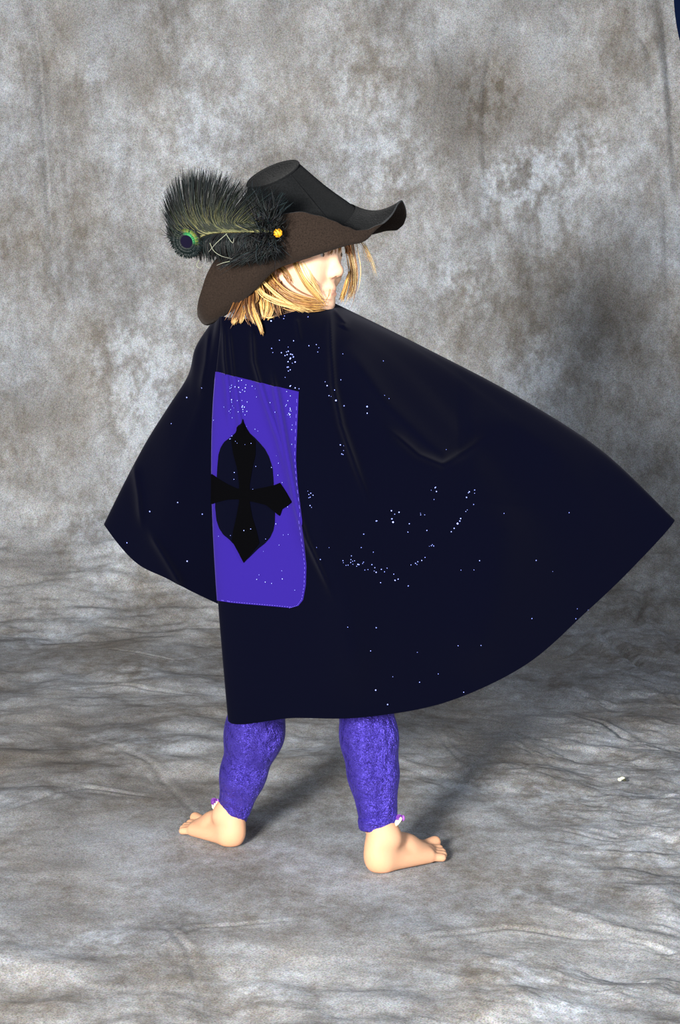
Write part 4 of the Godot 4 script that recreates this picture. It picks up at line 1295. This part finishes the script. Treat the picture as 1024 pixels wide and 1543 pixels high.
func glitter(o: Node, pan: Node) -> void:
	var spots := []
	# lines and drifts of glitter: from, to, how many, how far they stray, size
	for d in [
		[Vector2(-0.0023, 0.595), Vector2(0.1007, 0.5602), 34, 0.0035, 1.0], [Vector2(0.1258, 0.5753), Vector2(0.1486, 0.6042), 9, 0.004, 0.9], [Vector2(0.1485, 0.6065), Vector2(0.2036, 0.6513), 8, 0.006, 0.9],
		[Vector2(0.1967, 0.6513), Vector2(0.2238, 0.6951), 10, 0.004, 1.0], [Vector2(0.1462, 0.6836), Vector2(0.1666, 0.7181), 7, 0.003, 0.9], [Vector2(-0.0889, 0.9637), Vector2(-0.0821, 0.8788), 26, 0.006, 1.0],
		[Vector2(-0.0876, 0.9415), Vector2(-0.0797, 0.9176), 8, 0.003, 1.2], [Vector2(-0.1893, 0.888), Vector2(-0.1551, 0.8857), 22, 0.006, 0.9], [Vector2(-0.1826, 0.8674), Vector2(-0.1599, 0.8422), 26, 0.008, 1.0],
		[Vector2(-0.0867, 0.8674), Vector2(-0.0798, 0.8088), 20, 0.006, 1.0], [Vector2(-0.0525, 0.7147), Vector2(-0.0446, 0.679), 11, 0.003, 0.9], [Vector2(0.0023, 0.8054), Vector2(0.0091, 0.7709), 7, 0.004, 1.0],
		[Vector2(0.0604, 0.6734), Vector2(0.1465, 0.6397), 12, 0.012, 1.1], [Vector2(0.2151, 0.7122), Vector2(0.2381, 0.7053), 6, 0.005, 0.9], [Vector2(0.1349, 0.6686), Vector2(0.1463, 0.6686), 5, 0.003, 0.9],
		[Vector2(-0.191, 0.7928), Vector2(-0.151, 0.7894), 9, 0.003, 0.7], [Vector2(-0.1746, 0.6716), Vector2(-0.0599, 0.5218), 26, 0.04, 0.8], [Vector2(-0.1274, 0.9586), Vector2(0.0548, 0.8445), 24, 0.05, 1.0],
		[Vector2(-0.0137, 0.6872), Vector2(0.1475, 0.3617), 26, 0.07, 0.9], [Vector2(0.1008, 0.7525), Vector2(0.391, 0.4731), 20, 0.07, 0.8], [Vector2(-0.0481, 0.991), Vector2(0.0091, 0.8225), 12, 0.03, 1.0], [Vector2(-0.1917, 0.8674), Vector2(-0.0827, 0.66), 24, 0.03, 0.7],
	]:
		for k in int(d[2] * 0.75):
			var q: Vector2 = d[0].lerp(d[1], rng.randf()) + Vector2(rng.randfn(0, d[3]), rng.randfn(0, d[3]))
			spots.append([q, d[4] * rng.randf_range(0.55, 1.1), 5.05, 12.0, Vector2(6.8, 0.5)])
	for q in [[Vector2(0.0468, 0.8537), 1.5], [Vector2(0.0468, 0.8433), 1.0], [Vector2(-0.0068, 0.8651), 1.4], [Vector2(0.0915, 0.6559), 1.5], [Vector2(0.2024, 0.6536), 1.6], [Vector2(0.0624, 0.3618), 1.2], [Vector2(0.0833, 0.3359), 1.1], [Vector2(0.1168, 0.5463), 1.0], [Vector2(0.3387, 0.5867), 0.9], [Vector2(-0.1187, 0.9973), 1.4]]:
		spots.append([q[0], q[1], 5.05, 12.0, Vector2(6.8, 0.5)])
	for q in [[Vector2(-0.233, 0.9895), 1.3], [Vector2(-0.2412, 0.9849), 1.2], [Vector2(-0.3396, 0.6527), 1.3], [Vector2(-0.2888, 0.672), 1.0], [Vector2(-0.2458, 0.6518), 1.1], [Vector2(-0.3826, 0.5932), 1.0], [Vector2(-0.2726, 0.5657), 1.2], [Vector2(-0.2715, 0.8588), 1.1], [Vector2(-0.2861, 0.8767), 0.8], [Vector2(-0.2993, 0.8098), 0.8], [Vector2(-0.2421, 0.8775), 0.8]]:
		spots.append([q[0], q[1], 1.05, 3.4, Vector2(2.2, 0.5)])
	var on_cape := Geo.new()
	for s in spots:
		var w := cape_find(s[0], s[4], s[2], s[3])
		var found := cape_at(w.x, w.y)
		if Vector2(found.x, found.y).distance_to(s[0]) > 0.006:
			continue
		var n := cape_normal(w.x, w.y)
		n = (n + Vector3(rng.randfn(0, 0.25), rng.randfn(0, 0.25), rng.randfn(0, 0.1))).normalized()
		var p := found + n * 0.0066
		if w.x > 7.2 or w.x < 4.0:
			p = found + n * 0.0022
		var r: float = 0.00105 * s[1]
		var e1 := n.cross(Vector3.UP).normalized()
		var e2 := n.cross(e1)
		var rim := PackedInt32Array()
		var c := on_cape.add(p + n * 0.0004)
		for k in 6:
			var a := TAU * k / 6.0
			rim.append(on_cape.add(p + (e1 * cos(a) + e2 * sin(a)) * r))
		for k in 6:
			on_cape.tri(c, rim[(k + 1) % 6], rim[k])
	var m := plain(Color(0.50, 0.56, 0.92), 0.4, 0.6)
	var gl := part("glitter", on_cape.mesh(), m, o)
	gl.set_meta("kind", "stuff")
	gl.set_meta("label", "specks of pale blue glitter scattered on the velvet")


# ---------------------------------------------------------------- the hat

func felt(col: Color, seed_: int) -> StandardMaterial3D:
	var m := plain(col, 0.95, 0.2)
	var n := noise(seed_, 0.12, 3)
	m.albedo_texture = noise_tex(n, 256, ramp2([[0.0, Color(0.5, 0.5, 0.5)], [0.5, Color(0.85, 0.85, 0.85)], [1.0, Color(1, 1, 1)]]))
	m.normal_enabled = true
	m.normal_scale = 0.4
	m.normal_texture = noise_tex(n, 256, null, true)
	m.uv1_triplanar = true
	m.uv1_scale = Vector3(9, 9, 9)
	m.rim_enabled = true
	m.rim = 0.3
	m.rim_tint = 0.6
	return m


func hat() -> void:
	var o := base("hat", Vector3.ZERO)
	tag(o, "black felt hat with turned-up brim, peacock feather and gold button, on the child's head", "hat")
	var dark := felt(Color(0.105, 0.11, 0.115), 41)
	var under := felt(Color(0.185, 0.148, 0.125), 42)
	var a := Vector3(-0.39, 0.89, 0.24).normalized()
	var e2 := (Vector3(0, 0, 1) - a * a.z).normalized()
	var e1 := a.cross(e2)
	var cb := Vector3(-0.0727, 1.1486, 0.002)
	var ct := Vector3(-0.118, 1.2495, 0.004)
	# crown: a stiff tapered drum with a slightly sunken top
	var g := Geo.new()
	var rows := []
	var prof := [[-0.06, 1.02], [0.0, 1.0], [0.1, 0.985], [0.3, 0.93], [0.5, 0.9], [0.7, 0.92], [0.9, 0.98], [0.97, 1.0], [1.0, 0.99], [1.012, 0.96]]
	for q in prof:
		var t: float = q[0]
		var mid := cb.lerp(ct, t)
		var ring := PackedVector3Array()
		for j in 72:
			var ph := TAU * j / 72
			var belly: float = lerpf(1.0, q[1], 0.35)
			var r1 := lerpf(0.108, 0.049, t) * belly
			var r2 := lerpf(0.112, 0.064, t) * belly
			ring.append(mid + e1 * cos(ph) * r1 + e2 * sin(ph) * r2)
		rows.append(ring)
	for q in [[1.008, 0.9], [0.985, 0.75], [0.97, 0.4], [0.965, 0.02]]:
		var mid := cb.lerp(ct, q[0])
		var ring := PackedVector3Array()
		for j in 72:
			var ph := TAU * j / 72
			ring.append(mid + e1 * cos(ph) * 0.048 * q[1] + e2 * sin(ph) * 0.063 * q[1])
		rows.append(ring)
	g.grid(rows, true, true)
	var crown := part("crown", g.mesh(), dark, o)
	# seams of the crown
	for ph0 in [0.95, 2.9]:
		var sg := Geo.new()
		var path := PackedVector3Array()
		for i in 13:
			var t := i / 12.0
			var mid := cb.lerp(ct, t)
			var r1 := lerpf(0.108, 0.049, t) * 0.985
			var r2 := lerpf(0.112, 0.064, t) * 0.985
			path.append(mid + e1 * cos(ph0) * r1 + e2 * sin(ph0) * r2)
		var rr := PackedFloat32Array()
		rr.resize(13)
		rr.fill(0.0019)
		sg.tube(path, rr, 6)
		part("seam", sg.mesh(), dark, crown)
	var tg := Geo.new()
	var loop := PackedVector3Array()
	var lr := PackedFloat32Array()
	for j in 73:
		var ph := TAU * j / 72
		loop.append(ct + a * 0.0005 + e1 * cos(ph) * 0.0495 + e2 * sin(ph) * 0.0645)
		lr.append(0.0017)
	tg.tube(loop, lr, 6)
	part("seam", tg.mesh(), dark, crown)
	# brim: [angle round the crown in degrees, middle, free edge]
	var ctl := [
		[0.0, Vector3(0.0625, 1.1848, 0.05), Vector3(0.1055, 1.2031, 0.085)], [20.0, Vector3(0.0549, 1.1657, 0.1), Vector3(0.0808, 1.1716, 0.12)], [36.0, Vector3(0.0397, 1.1379, 0.135), Vector3(0.043, 1.1538, 0.145)],
		[52.0, Vector3(0.0113, 1.1292, 0.152), Vector3(0.009, 1.1595, 0.155)], [70.0, Vector3(-0.027, 1.1193, 0.164), Vector3(-0.0293, 1.1763, 0.16)], [90.0, Vector3(-0.0721, 1.1082, 0.168), Vector3(-0.0809, 1.183, 0.165)],
		[110.0, Vector3(-0.1174, 1.0912, 0.16), Vector3(-0.135, 1.1618, 0.165)], [128.0, Vector3(-0.1525, 1.0532, 0.135), Vector3(-0.1829, 1.1304, 0.155)], [146.0, Vector3(-0.1839, 1.0198, 0.1), Vector3(-0.2207, 1.0915, 0.13)],
		[162.0, Vector3(-0.2112, 0.9997, 0.065), Vector3(-0.243, 1.0377, 0.09)], [178.0, Vector3(-0.2183, 0.9997, 0.02), Vector3(-0.249, 1.0028, 0.035)], [196.0, Vector3(-0.2042, 1.0162, -0.03), Vector3(-0.2371, 0.9883, -0.02)],
		[216.0, Vector3(-0.1751, 1.0524, -0.075), Vector3(-0.219, 1.0221, -0.085)], [240.0, Vector3(-0.1291, 1.0873, -0.105), Vector3(-0.1543, 1.0986, -0.135)], [268.0, Vector3(-0.0689, 1.1207, -0.115), Vector3(-0.0753, 1.1468, -0.14)],
		[296.0, Vector3(-0.0084, 1.1377, -0.105), Vector3(0.0097, 1.1469, -0.13)], [320.0, Vector3(0.0335, 1.1476, -0.075), Vector3(0.0744, 1.1534, -0.09)], [338.0, Vector3(0.0591, 1.1669, -0.035), Vector3(0.1044, 1.1551, -0.045)], [350.0, Vector3(0.0655, 1.1812, 0.01), Vector3(0.1155, 1.1766, 0.02)],
	]
	var n := ctl.size()
	var nt := n * 14
	var nr := 22
	var mids := []
	for i in nr + 1:
		var line := PackedVector3Array()
		for j in nt:
			var x := float(j) / nt * n
			var k := int(x)
			var t := x - k
			var p := []
			var angles := []
			for q in 4:
				var e = ctl[(k - 1 + q + n) % n]
				var turn := 0.0
				if k - 1 + q < 0:
					turn = -360.0
				elif k - 1 + q >= n:
					turn = 360.0
				angles.append(e[0] + turn)
				p.append(e)
			var ph := deg_to_rad(cat(Vector3(angles[0], 0, 0), Vector3(angles[1], 0, 0), Vector3(angles[2], 0, 0), Vector3(angles[3], 0, 0), t).x)
			var inner := cb + e1 * cos(ph) * 0.108 + e2 * sin(ph) * 0.112
			var m := cat(p[0][1], p[1][1], p[2][1], p[3][1], t)
			var w := cat(p[0][2], p[1][2], p[2][2], p[3][2], t)
			# a little unevenness along the free edge
			w += Vector3(0, 0.0012 * sin(x * 7.0) * sin(x * 3.1), 0)
			var r := float(i) / nr
			var c2 := m * 2.0 - (inner + w) * 0.5
			line.append(inner * (1 - r) * (1 - r) + c2 * 2.0 * r * (1 - r) + w * r * r)
		mids.append(line)
	var upper := []
	var lower := []
	for i in nr + 1:
		var up_line := PackedVector3Array()
		var low_line := PackedVector3Array()
		for j in nt:
			var tang: Vector3 = mids[i][(j + 1) % nt] - mids[i][(j - 1 + nt) % nt]
			var rad: Vector3 = mids[mini(i + 1, nr)][j] - mids[maxi(i - 1, 0)][j]
			var nn := tang.cross(rad).normalized()
			up_line.append(mids[i][j] + nn * 0.0015)
			low_line.append(mids[i][j] - nn * 0.0015)
		upper.append(up_line)
		lower.append(low_line)
	g = Geo.new()
	g.grid(upper, true, true)
	var brim := part("brim", g.mesh(), dark, o)
	g = Geo.new()
	g.grid(lower, false, true)
	var lin := part("brim_underside", g.mesh(), under, o)
	lin.set_meta("label", "brownish underside of the brim, turned up to the side")
	g = Geo.new()
	var mid_edge := PackedVector3Array()
	for j in nt:
		var out_dir: Vector3 = (mids[nr][j] - mids[nr - 1][j]).normalized()
		mid_edge.append(mids[nr][j] + out_dir * 0.0013)
	g.grid([upper[nr], mid_edge, lower[nr]], true, true)
	part("brim_edge", g.mesh(), felt(Color(0.24, 0.245, 0.25), 43), brim)
	peacock(o)
	plume(o)
	# gold button
	var bg := Geo.new()
	var bc := Vector3(-0.1041, 1.1501, 0.205)
	var face_on := Basis(Vector3(0.12, 0.1, 1).cross(Vector3.UP).normalized(), 1.5)
	rows = []
	for q in [[0.0, 0.0072], [0.0022, 0.0076], [0.0042, 0.0068], [0.0058, 0.0046], [0.0064, 0.002], [0.0064, 0.0]]:
		var ring := PackedVector3Array()
		for j in 16:
			var ph := TAU * j / 16
			var r: float = q[1] * (1.0 + (0.06 if j % 2 else -0.04))
			ring.append(bc + Vector3(cos(ph) * r, sin(ph) * r, q[0]))
		rows.append(ring)
	bg.grid(rows, false, true)
	var gm := plain(Color(0.95, 0.66, 0.12), 0.45, 0.5)
	gm.metallic = 0.35
	part("gold_button", bg.mesh(), gm, o)


func barb(g: Geo, from: Vector3, pts: Array, width: float, c0: Color, c1: Color, steps := 9) -> void:
	var path := PackedVector3Array()
	var radii := PackedFloat32Array()
	var cols := []
	var all := [from]
	all.append_array(pts)
	for i in steps:
		var t := float(i) / (steps - 1)
		path.append(along(all, t))
		radii.append(width * (1.0 - 0.8 * t * t))
		cols.append(c0.lerp(c1, t))
	g.tube(path, radii, 4, cols)


func peacock(o: Node) -> void:
	var spine := [Vector3(-0.1026, 1.1511, 0.198), Vector3(-0.1414, 1.1512, 0.205), Vector3(-0.1801, 1.1513, 0.212), Vector3(-0.2154, 1.1491, 0.216), Vector3(-0.2376, 1.1403, 0.218), Vector3(-0.2534, 1.1271, 0.216)]
	var m := plain(Color.WHITE, 0.5, 0.35)
	m.vertex_color_use_as_albedo = true
	var f := Node3D.new()
	f.name = "peacock_feather"
	o.add_child(f, true)
	f.set_meta("label", "dark green peacock feather with a violet eye")
	var g := Geo.new()
	var path := PackedVector3Array()
	var radii := PackedFloat32Array()
	for i in 24:
		path.append(along(spine, i / 23.0))
		radii.append(lerpf(0.0014, 0.0006, i / 23.0))
	g.tube(path, radii, 8)
	part("quill", g.mesh(), plain(Color(0.42, 0.34, 0.16), 0.5), f)
	var tips := [Vector3(-0.0915, 1.2008, 0.19), Vector3(-0.1158, 1.2174, 0.195), Vector3(-0.1422, 1.225, 0.205), Vector3(-0.175, 1.2436, 0.212), Vector3(-0.2058, 1.2535, 0.215), Vector3(-0.2346, 1.2578, 0.215), Vector3(-0.2613, 1.2557, 0.212), Vector3(-0.2838, 1.2371, 0.21), Vector3(-0.2974, 1.2085, 0.21), Vector3(-0.2933, 1.1777, 0.21), Vector3(-0.2912, 1.1568, 0.212)]
	g = Geo.new()
	for k in 1150:
		var gilt := k % 10 == 0 # the paler barbs in front
		var t := clampf((k + rng.randf()) / 1150.0, 0.0, 1.0)
		var from := along(spine, lerpf(0.06, 0.93, t)) + Vector3(0, 0, rng.randfn(0, 0.0012))
		var tip := along(tips, clampf(t + rng.randfn(0, 0.014), 0.0, 1.0)) + Vector3(rng.randfn(0, 0.003), rng.randfn(0, 0.004), rng.randfn(0, 0.006) - 0.004)
		tip = from.lerp(tip, rng.randf_range(0.82, 1.0) if not gilt else rng.randf_range(0.55, 0.9))
		# a barb leaves the quill towards the eye and then curves up and over
		var lean := from + Vector3(-0.030, 0.013, 0.004) * lerpf(1.1, 0.3, t)
		var mid := lean.lerp(tip, 0.5) + Vector3(-0.013 * (1.0 - t) - 0.003, -0.006, 0.004)
		var root := Color(0.008, 0.010, 0.006).lerp(Color(0.02, 0.025, 0.01), rng.randf())
		var end := Color(0.002, 0.003, 0.0035).lerp(Color(0.018, 0.028, 0.032), pow(rng.randf(), 4.0))
		if gilt:
			from.z += 0.003
			mid.z += 0.004
			root = Color(0.20, 0.18, 0.07).lerp(Color(0.06, 0.08, 0.035), rng.randf())
			end = Color(0.012, 0.016, 0.010)
		barb(g, from, [lean, mid, tip], rng.randf_range(0.0006, 0.0011) if not gilt else 0.0006, root, end, 10)
	var up := part("barbs", g.mesh(true), m, f)
	up.set_meta("kind", "stuff")
	# darker barbs underneath and below the quill
	var low := [Vector3(-0.0984, 1.1044, 0.195), Vector3(-0.1274, 1.0979, 0.2), Vector3(-0.1562, 1.0958, 0.205), Vector3(-0.1861, 1.0982, 0.21), Vector3(-0.2138, 1.1004, 0.212), Vector3(-0.2359, 1.1049, 0.214), Vector3(-0.2625, 1.1138, 0.214), Vector3(-0.2846, 1.1314, 0.214), Vector3(-0.2933, 1.1513, 0.214)]
	g = Geo.new()
	for k in 760:
		var t := clampf((k + rng.randf()) / 760.0, 0.0, 1.0)
		var from := along(spine, lerpf(0.03, 1.0, t)) + Vector3(0, -0.001, -0.004)
		var tip := along(low, clampf(t + rng.randfn(0, 0.015), 0.0, 1.0)) + Vector3(rng.randfn(0, 0.003), rng.randfn(0, 0.003), rng.randfn(0, 0.004) - 0.004)
		tip = from.lerp(tip, rng.randf_range(0.7, 1.0))
		var mid := from.lerp(tip, 0.5) + Vector3(-0.008, 0.006, 0.004)
		var col := Color(0.0022, 0.003, 0.003).lerp(Color(0.012, 0.02, 0.02), pow(rng.randf(), 4.0))
		barb(g, from, [mid, tip], rng.randf_range(0.0009, 0.0017), col, col * 0.7)
	for curl in [[Vector3(-0.1907, 1.1492, 0.222), Vector3(-0.1796, 1.1338, 0.224), Vector3(-0.1773, 1.1426, 0.224)], [Vector3(-0.2173, 1.1338, 0.224), Vector3(-0.2108, 1.1206, 0.224), Vector3(-0.1975, 1.1118, 0.224), Vector3(-0.18, 1.1073, 0.22)], [Vector3(-0.1845, 1.1029, 0.22), Vector3(-0.1956, 1.1006, 0.22), Vector3(-0.2067, 1.0962, 0.22)], [Vector3(-0.1884, 1.1492, 0.224), Vector3(-0.2062, 1.1338, 0.225), Vector3(-0.2196, 1.1184, 0.225)], [Vector3(-0.2359, 1.1049, 0.215), Vector3(-0.2403, 1.0961, 0.216), Vector3(-0.2337, 1.0917, 0.216), Vector3(-0.2281, 1.1005, 0.216)]]:
		barb(g, curl[0], curl.slice(1), 0.0006, Color(0.20, 0.22, 0.14), Color(0.3, 0.3, 0.24), 14)
	var dn := part("barbs", g.mesh(true), m, f)
	dn.set_meta("kind", "stuff")
	# the eye: overlapping rings of short barbules round a violet heart
	var c := Vector3(-0.2562, 1.136, 0.222)
	var turn := Basis(Vector3(0, 0, 1), deg_to_rad(28.0))
	g = Geo.new()
	for ring in [[0.0265, 150, Color(0.004, 0.005, 0.004), Color(0.003, 0.004, 0.004), 0.0, 0.012], [0.0205, 130, Color(0.16, 0.14, 0.02), Color(0.03, 0.13, 0.03), 0.002, 0.007], [0.0160, 120, Color(0.01, 0.12, 0.05), Color(0.02, 0.20, 0.04), 0.003, 0.006]]:
		for k in ring[1]:
			var ph: float = TAU * k / ring[1] + rng.randfn(0, 0.04)
			var dir := Vector3(cos(ph), sin(ph) * 1.12, 0)
			# only the side towards the quill is bright
			var p0: Vector3 = c + turn * (dir * ring[0] * 0.62) + Vector3(0, 0, ring[4])
			var p1: Vector3 = c + turn * (dir * ring[0]) + Vector3(0, 0, ring[4] * 0.6)
			var bright := smoothstep(0.25, 0.95, cos(ph - 0.35))
			var col: Color = Color(0.004, 0.006, 0.006).lerp(ring[2].lerp(ring[3], rng.randf()), bright)
			barb(g, p0, [p0.lerp(p1, 0.5) + Vector3(0, 0, 0.001), p1 + Vector3(0, 0, -0.001)], 0.0011, col, col * 0.8, 5)
	var heart := Geo.new()
	heart.ball(c + Vector3(0, 0, 0.002), Vector3(0.0125, 0.0155, 0.0025), 12, Color(0.010, 0.008, 0.026), turn)
	var spot := part("eye_spot", g.mesh(true), m, f)
	spot.set_meta("kind", "stuff")
	var matte := plain(Color(0.06, 0.05, 0.11), 0.95, 0.1)
	part("eye_heart", heart.mesh(), matte, f)


func plume(o: Node) -> void:
	var g := Geo.new()
	var heart := Vector3(-0.123, 1.1488, 0.19)
	for k in 520:
		var ph := rng.randf() * TAU
		var reach := rng.randf_range(0.35, 1.0)
		# longest upwards and to the lower left
		var dir := Vector3(cos(ph), sin(ph), 0)
		var len_ := 0.040 + 0.034 * maxf(0.0, sin(ph)) + 0.016 * maxf(0.0, -sin(ph)) - 0.02 * maxf(0.0, cos(ph))
		var from := heart + Vector3(rng.randfn(0, 0.009), rng.randfn(0, 0.010), rng.randfn(0, 0.003))
		var tip := from + dir * len_ * reach + Vector3(-0.004, 0.0, rng.randf_range(0.0, 0.022))
		var mid := from.lerp(tip, 0.5) + Vector3(-dir.y, dir.x, 0) * rng.randfn(0, 0.004) + Vector3(0, 0, 0.010)
		var col := Color(0.0022, 0.0026, 0.003).lerp(Color(0.018, 0.026, 0.03), pow(rng.randf(), 5.0))
		barb(g, from, [mid, tip], rng.randf_range(0.0005, 0.0010), col, col * 0.8, 7)
	# long upright wisps beside the peacock feather
	for k in 240:
		var x := rng.randf()
		var from := Vector3(-0.1296, 1.151, 0.192) + Vector3(rng.randfn(0, 0.012), rng.randf_range(-0.02, 0.02), 0)
		var tip := Vector3(-0.1637, 1.2229, 0.195).lerp(Vector3(-0.0849, 1.2008, 0.185), x) + Vector3(rng.randfn(0, 0.004), rng.randfn(0, 0.009), rng.randfn(0, 0.006))
		var mid := from.lerp(tip, 0.5) + Vector3(-0.006, 0, 0.01)
		var col := Color(0.0025, 0.003, 0.004).lerp(Color(0.03, 0.05, 0.055), pow(rng.randf(), 3.0))
		barb(g, from, [mid, tip], rng.randf_range(0.0005, 0.0010), col, col * 0.9, 8)
	# drooping strands over the brim
	for k in 200:
		var x := rng.randf()
		var from := Vector3(-0.1252, 1.1267, 0.195) + Vector3(rng.randfn(0, 0.014), rng.randfn(0, 0.006), 0)
		var tip := Vector3(-0.212, 1.0936, 0.205).lerp(Vector3(-0.0895, 1.1089, 0.195), x) + Vector3(rng.randfn(0, 0.004), rng.randfn(0, 0.004), rng.randfn(0, 0.004))
		var mid := from.lerp(tip, 0.5) + Vector3(0, 0.004, 0.01)
		var col := Color(0.0022, 0.0026, 0.003).lerp(Color(0.02, 0.028, 0.03), pow(rng.randf(), 5.0))
		barb(g, from, [mid, tip], rng.randf_range(0.0005, 0.0011), col, col * 0.9, 7)
	var m := plain(Color.WHITE, 0.5, 0.35)
	m.vertex_color_use_as_albedo = true
	var p := part("black_plume", g.mesh(true), m, o)
	p.set_meta("kind", "stuff")


# ---------------------------------------------------------------- crumbs on the cloth

func litter() -> void:
	var g := Geo.new()
	var c := Vector3.ZERO
	g.ball(c + Vector3(-0.004, 0.004, 0), Vector3(0.0045, 0.0038, 0.004), 7, Color(0.85, 0.85, 0.62))
	g.ball(c + Vector3(0.002, 0.006, -0.003), Vector3(0.0055, 0.0032, 0.004), 7, Color(0.80, 0.80, 0.58))
	g.ball(c + Vector3(0.006, 0.003, 0.001), Vector3(0.004, 0.003, 0.003), 7, Color(0.05, 0.05, 0.03))
	var m := plain(Color.WHITE, 0.8)
	m.vertex_color_use_as_albedo = true
	var o := part("scrap", g.mesh(true), m, self)
	o.position = Vector3(0.5854, 0.0, -0.5538) + Vector3(0, 0.008, 0)
	tag(o, "tiny pale yellow scrap lying on the muslin, right of the child's right foot", "scrap")
